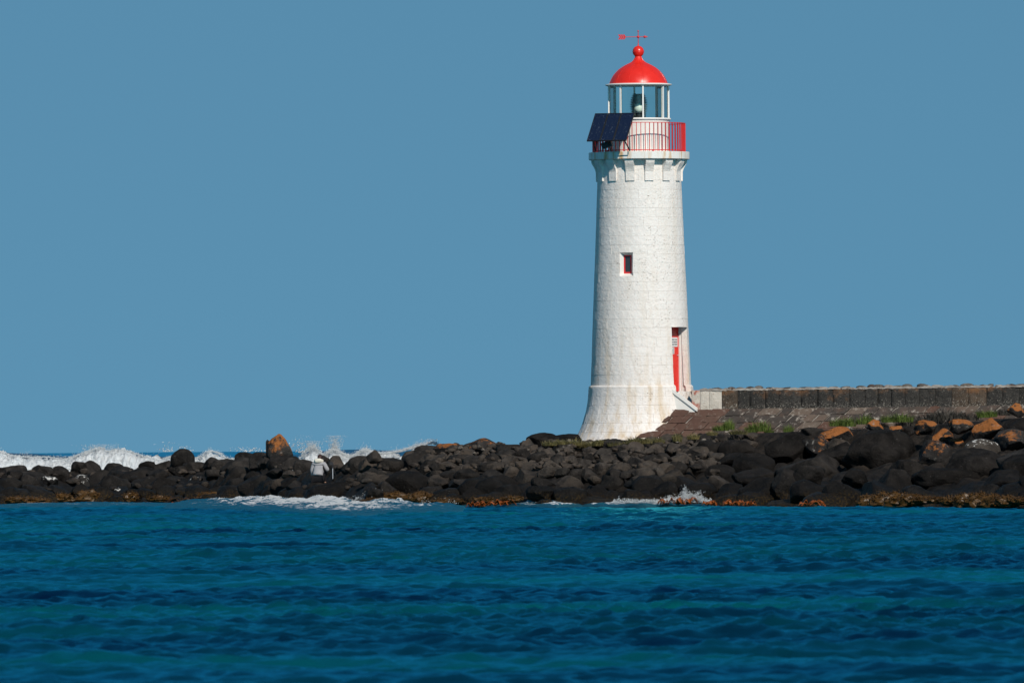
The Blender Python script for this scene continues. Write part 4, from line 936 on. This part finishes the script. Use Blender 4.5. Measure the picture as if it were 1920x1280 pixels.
be = [(0, 1), (1, 2), (2, 3), (3, 4), (4, 5), (5, 6), (6, 7), (3, 8), (8, 9), (9, 10), (10, 11), (3, 12), (12, 13), (13, 14), (14, 15), (0, 16), (16, 17), (17, 18), (18, 19), (0, 20), (20, 21), (21, 22), (22, 23)]
for hand, s in ((11, -1), (15, 1)):
    hb = Vector(bn[hand][0]); d0 = (hb-Vector(bn[hand-1][0])).normalized(); side = Vector((1, 0, 0))
    for q in range(4):
        i0 = len(bn); off = side*(q-1.5)*.018; l = (.034, .040, .037, .028)[q]
        bn += [(tuple(hb+off+d0*.03), .0085), (tuple(hb+off+d0*(.03+l)+Vector((0, 0, -.012))), .008), (tuple(hb+off+d0*(.03+l*1.5)+Vector((0, 0, -.036))), .0065)]; be += [(hand, i0), (i0, i0+1), (i0+1, i0+2)]
    i0 = len(bn); bn += [(tuple(hb-side*s*.035+d0*.005), .010), (tuple(hb-side*s*.045+d0*.04), .008)]; be += [(hand, i0), (i0, i0+1)]
skin('body', bn, be, M['skin'], PS, 2)
jn = [((0, -.01, .16), (.225, .175)), ((0, .01, .23), (.21, .165)), ((0, .06, .34), (.205, .15)), ((0, .12, .50), (.20, .14)), ((0, .17, .60), (.13, .11)), ((-.20, .15, .56), .095), ((-.275, .15, .34), .075), ((-.262, .27, .17), .055), ((.20, .15, .56), .095), ((.335, .19, .36), .078), ((.225, .38, .43), .052)]
skin('jacket', jn, [(0, 1), (1, 2), (2, 3), (3, 4), (4, 5), (5, 6), (6, 7), (4, 8), (8, 9), (9, 10)], M['jacket'], PS, 2)
hm = MB(); 
hood = skin('hood', [((-.15, .12, .64), (.055, .07)), ((-.08, .04, .67), (.07, .075)), ((0, .01, .69), (.085, .085)), ((.08, .04, .68), (.07, .075)), ((.15, .12, .65), (.055, .07)), ((.10, .26, .68), .05), ((-.10, .26, .67), .05)], [(0, 1), (1, 2), (2, 3), (3, 4), (4, 5), (0, 6)], M['fleece'], PS, 2, root=2)
hr_ = skin('hair', [((0, .25, .70), (.085, .09)), ((0, .28, .78), (.10, .10)), ((0, .33, .83), (.088, .085)), ((0, .39, .83), (.06, .05))], [(0, 1), (1, 2), (2, 3)], M['hair'], PS, 2)
tn = [((0, .0, .03), (.185, .14)), ((-.11, .06, .06), .115), ((-.145, .44, .30), .08), ((-.14, .50, -.06), .06), ((.11, .06, .06), .115), ((.145, .44, .30), .08), ((.14, .52, -.06), .06)]
skin('trousers', tn, [(0, 1), (1, 2), (2, 3), (0, 4), (4, 5), (5, 6)], M['trousers'], PS, 2)
for s in (-1, 1): skin('shoe', [((s*.14, .50, -.12), .05), ((s*.14, .55, -.16), .05), ((s*.14, .68, -.175), .036)], [(0, 1), (1, 2)], M['black'], PS, 2)
# the rock the person sits on
o = put_rock('boulder', SM[2], M['rock'], (PP.x, PP.y+.15, PP.z-.36), (.62, .60, .42), (0, 0, 1)); tag(o, 'rock under the seated photographer', 'boulder')
# tripod and camera
YT = YP+.35; TP = W(624, 906, YT); TR_ = empty('tripod', TP); tag(TR_, 'small black tripod with one bright leg carrying a camera on the rocks', 'tripod')
sc = FPX/(YT+DIST); ap_z = (906-876)/sc
MB().tube([(0, 0, ap_z-.12), (0, 0, ap_z+.05)], .02, 10).build('centre_column', M['black'], TR_)
MB().tube([(0, -.03, ap_z-.04), (.005, -.18, -.02)], [.014, .012], 8).build('leg', M['silver'], TR_)['label'] = 'sunlit bare metal tripod leg'
MB().tube([(-.02, 0, ap_z-.02), (-.14, .10, -.02)], [.016, .013], 8).build('leg', M['black'], TR_); MB().tube([(.02, 0, ap_z-.02), (.22, .08, .06)], [.016, .013], 8).build('leg', M['black'], TR_)
MB().box((0, 0, ap_z-.01), (.07, .07, .05)).build('leg_hub', M['black'], TR_)
MB().tube([(0, 0, ap_z+.05), (0, 0, ap_z+.09)], .028, 10).build('ball_head', M['black'], TR_)
CM = empty('camera_body', TP+Vector((-.05, 0, ap_z+.09))); tag(CM, 'black camera mounted on the small tripod beside the seated person', 'camera')
MB().box((0, 0, .05), (.14, .07, .10)).build('housing', M['black'], CM); MB().box((0, -.002, .118), (.06, .055, .035)).build('viewfinder_hump', M['black'], CM); MB().tube([(0, .03, .05), (0, .20, .05)], [.038, .042], 16).build('objective', M['black'], CM)
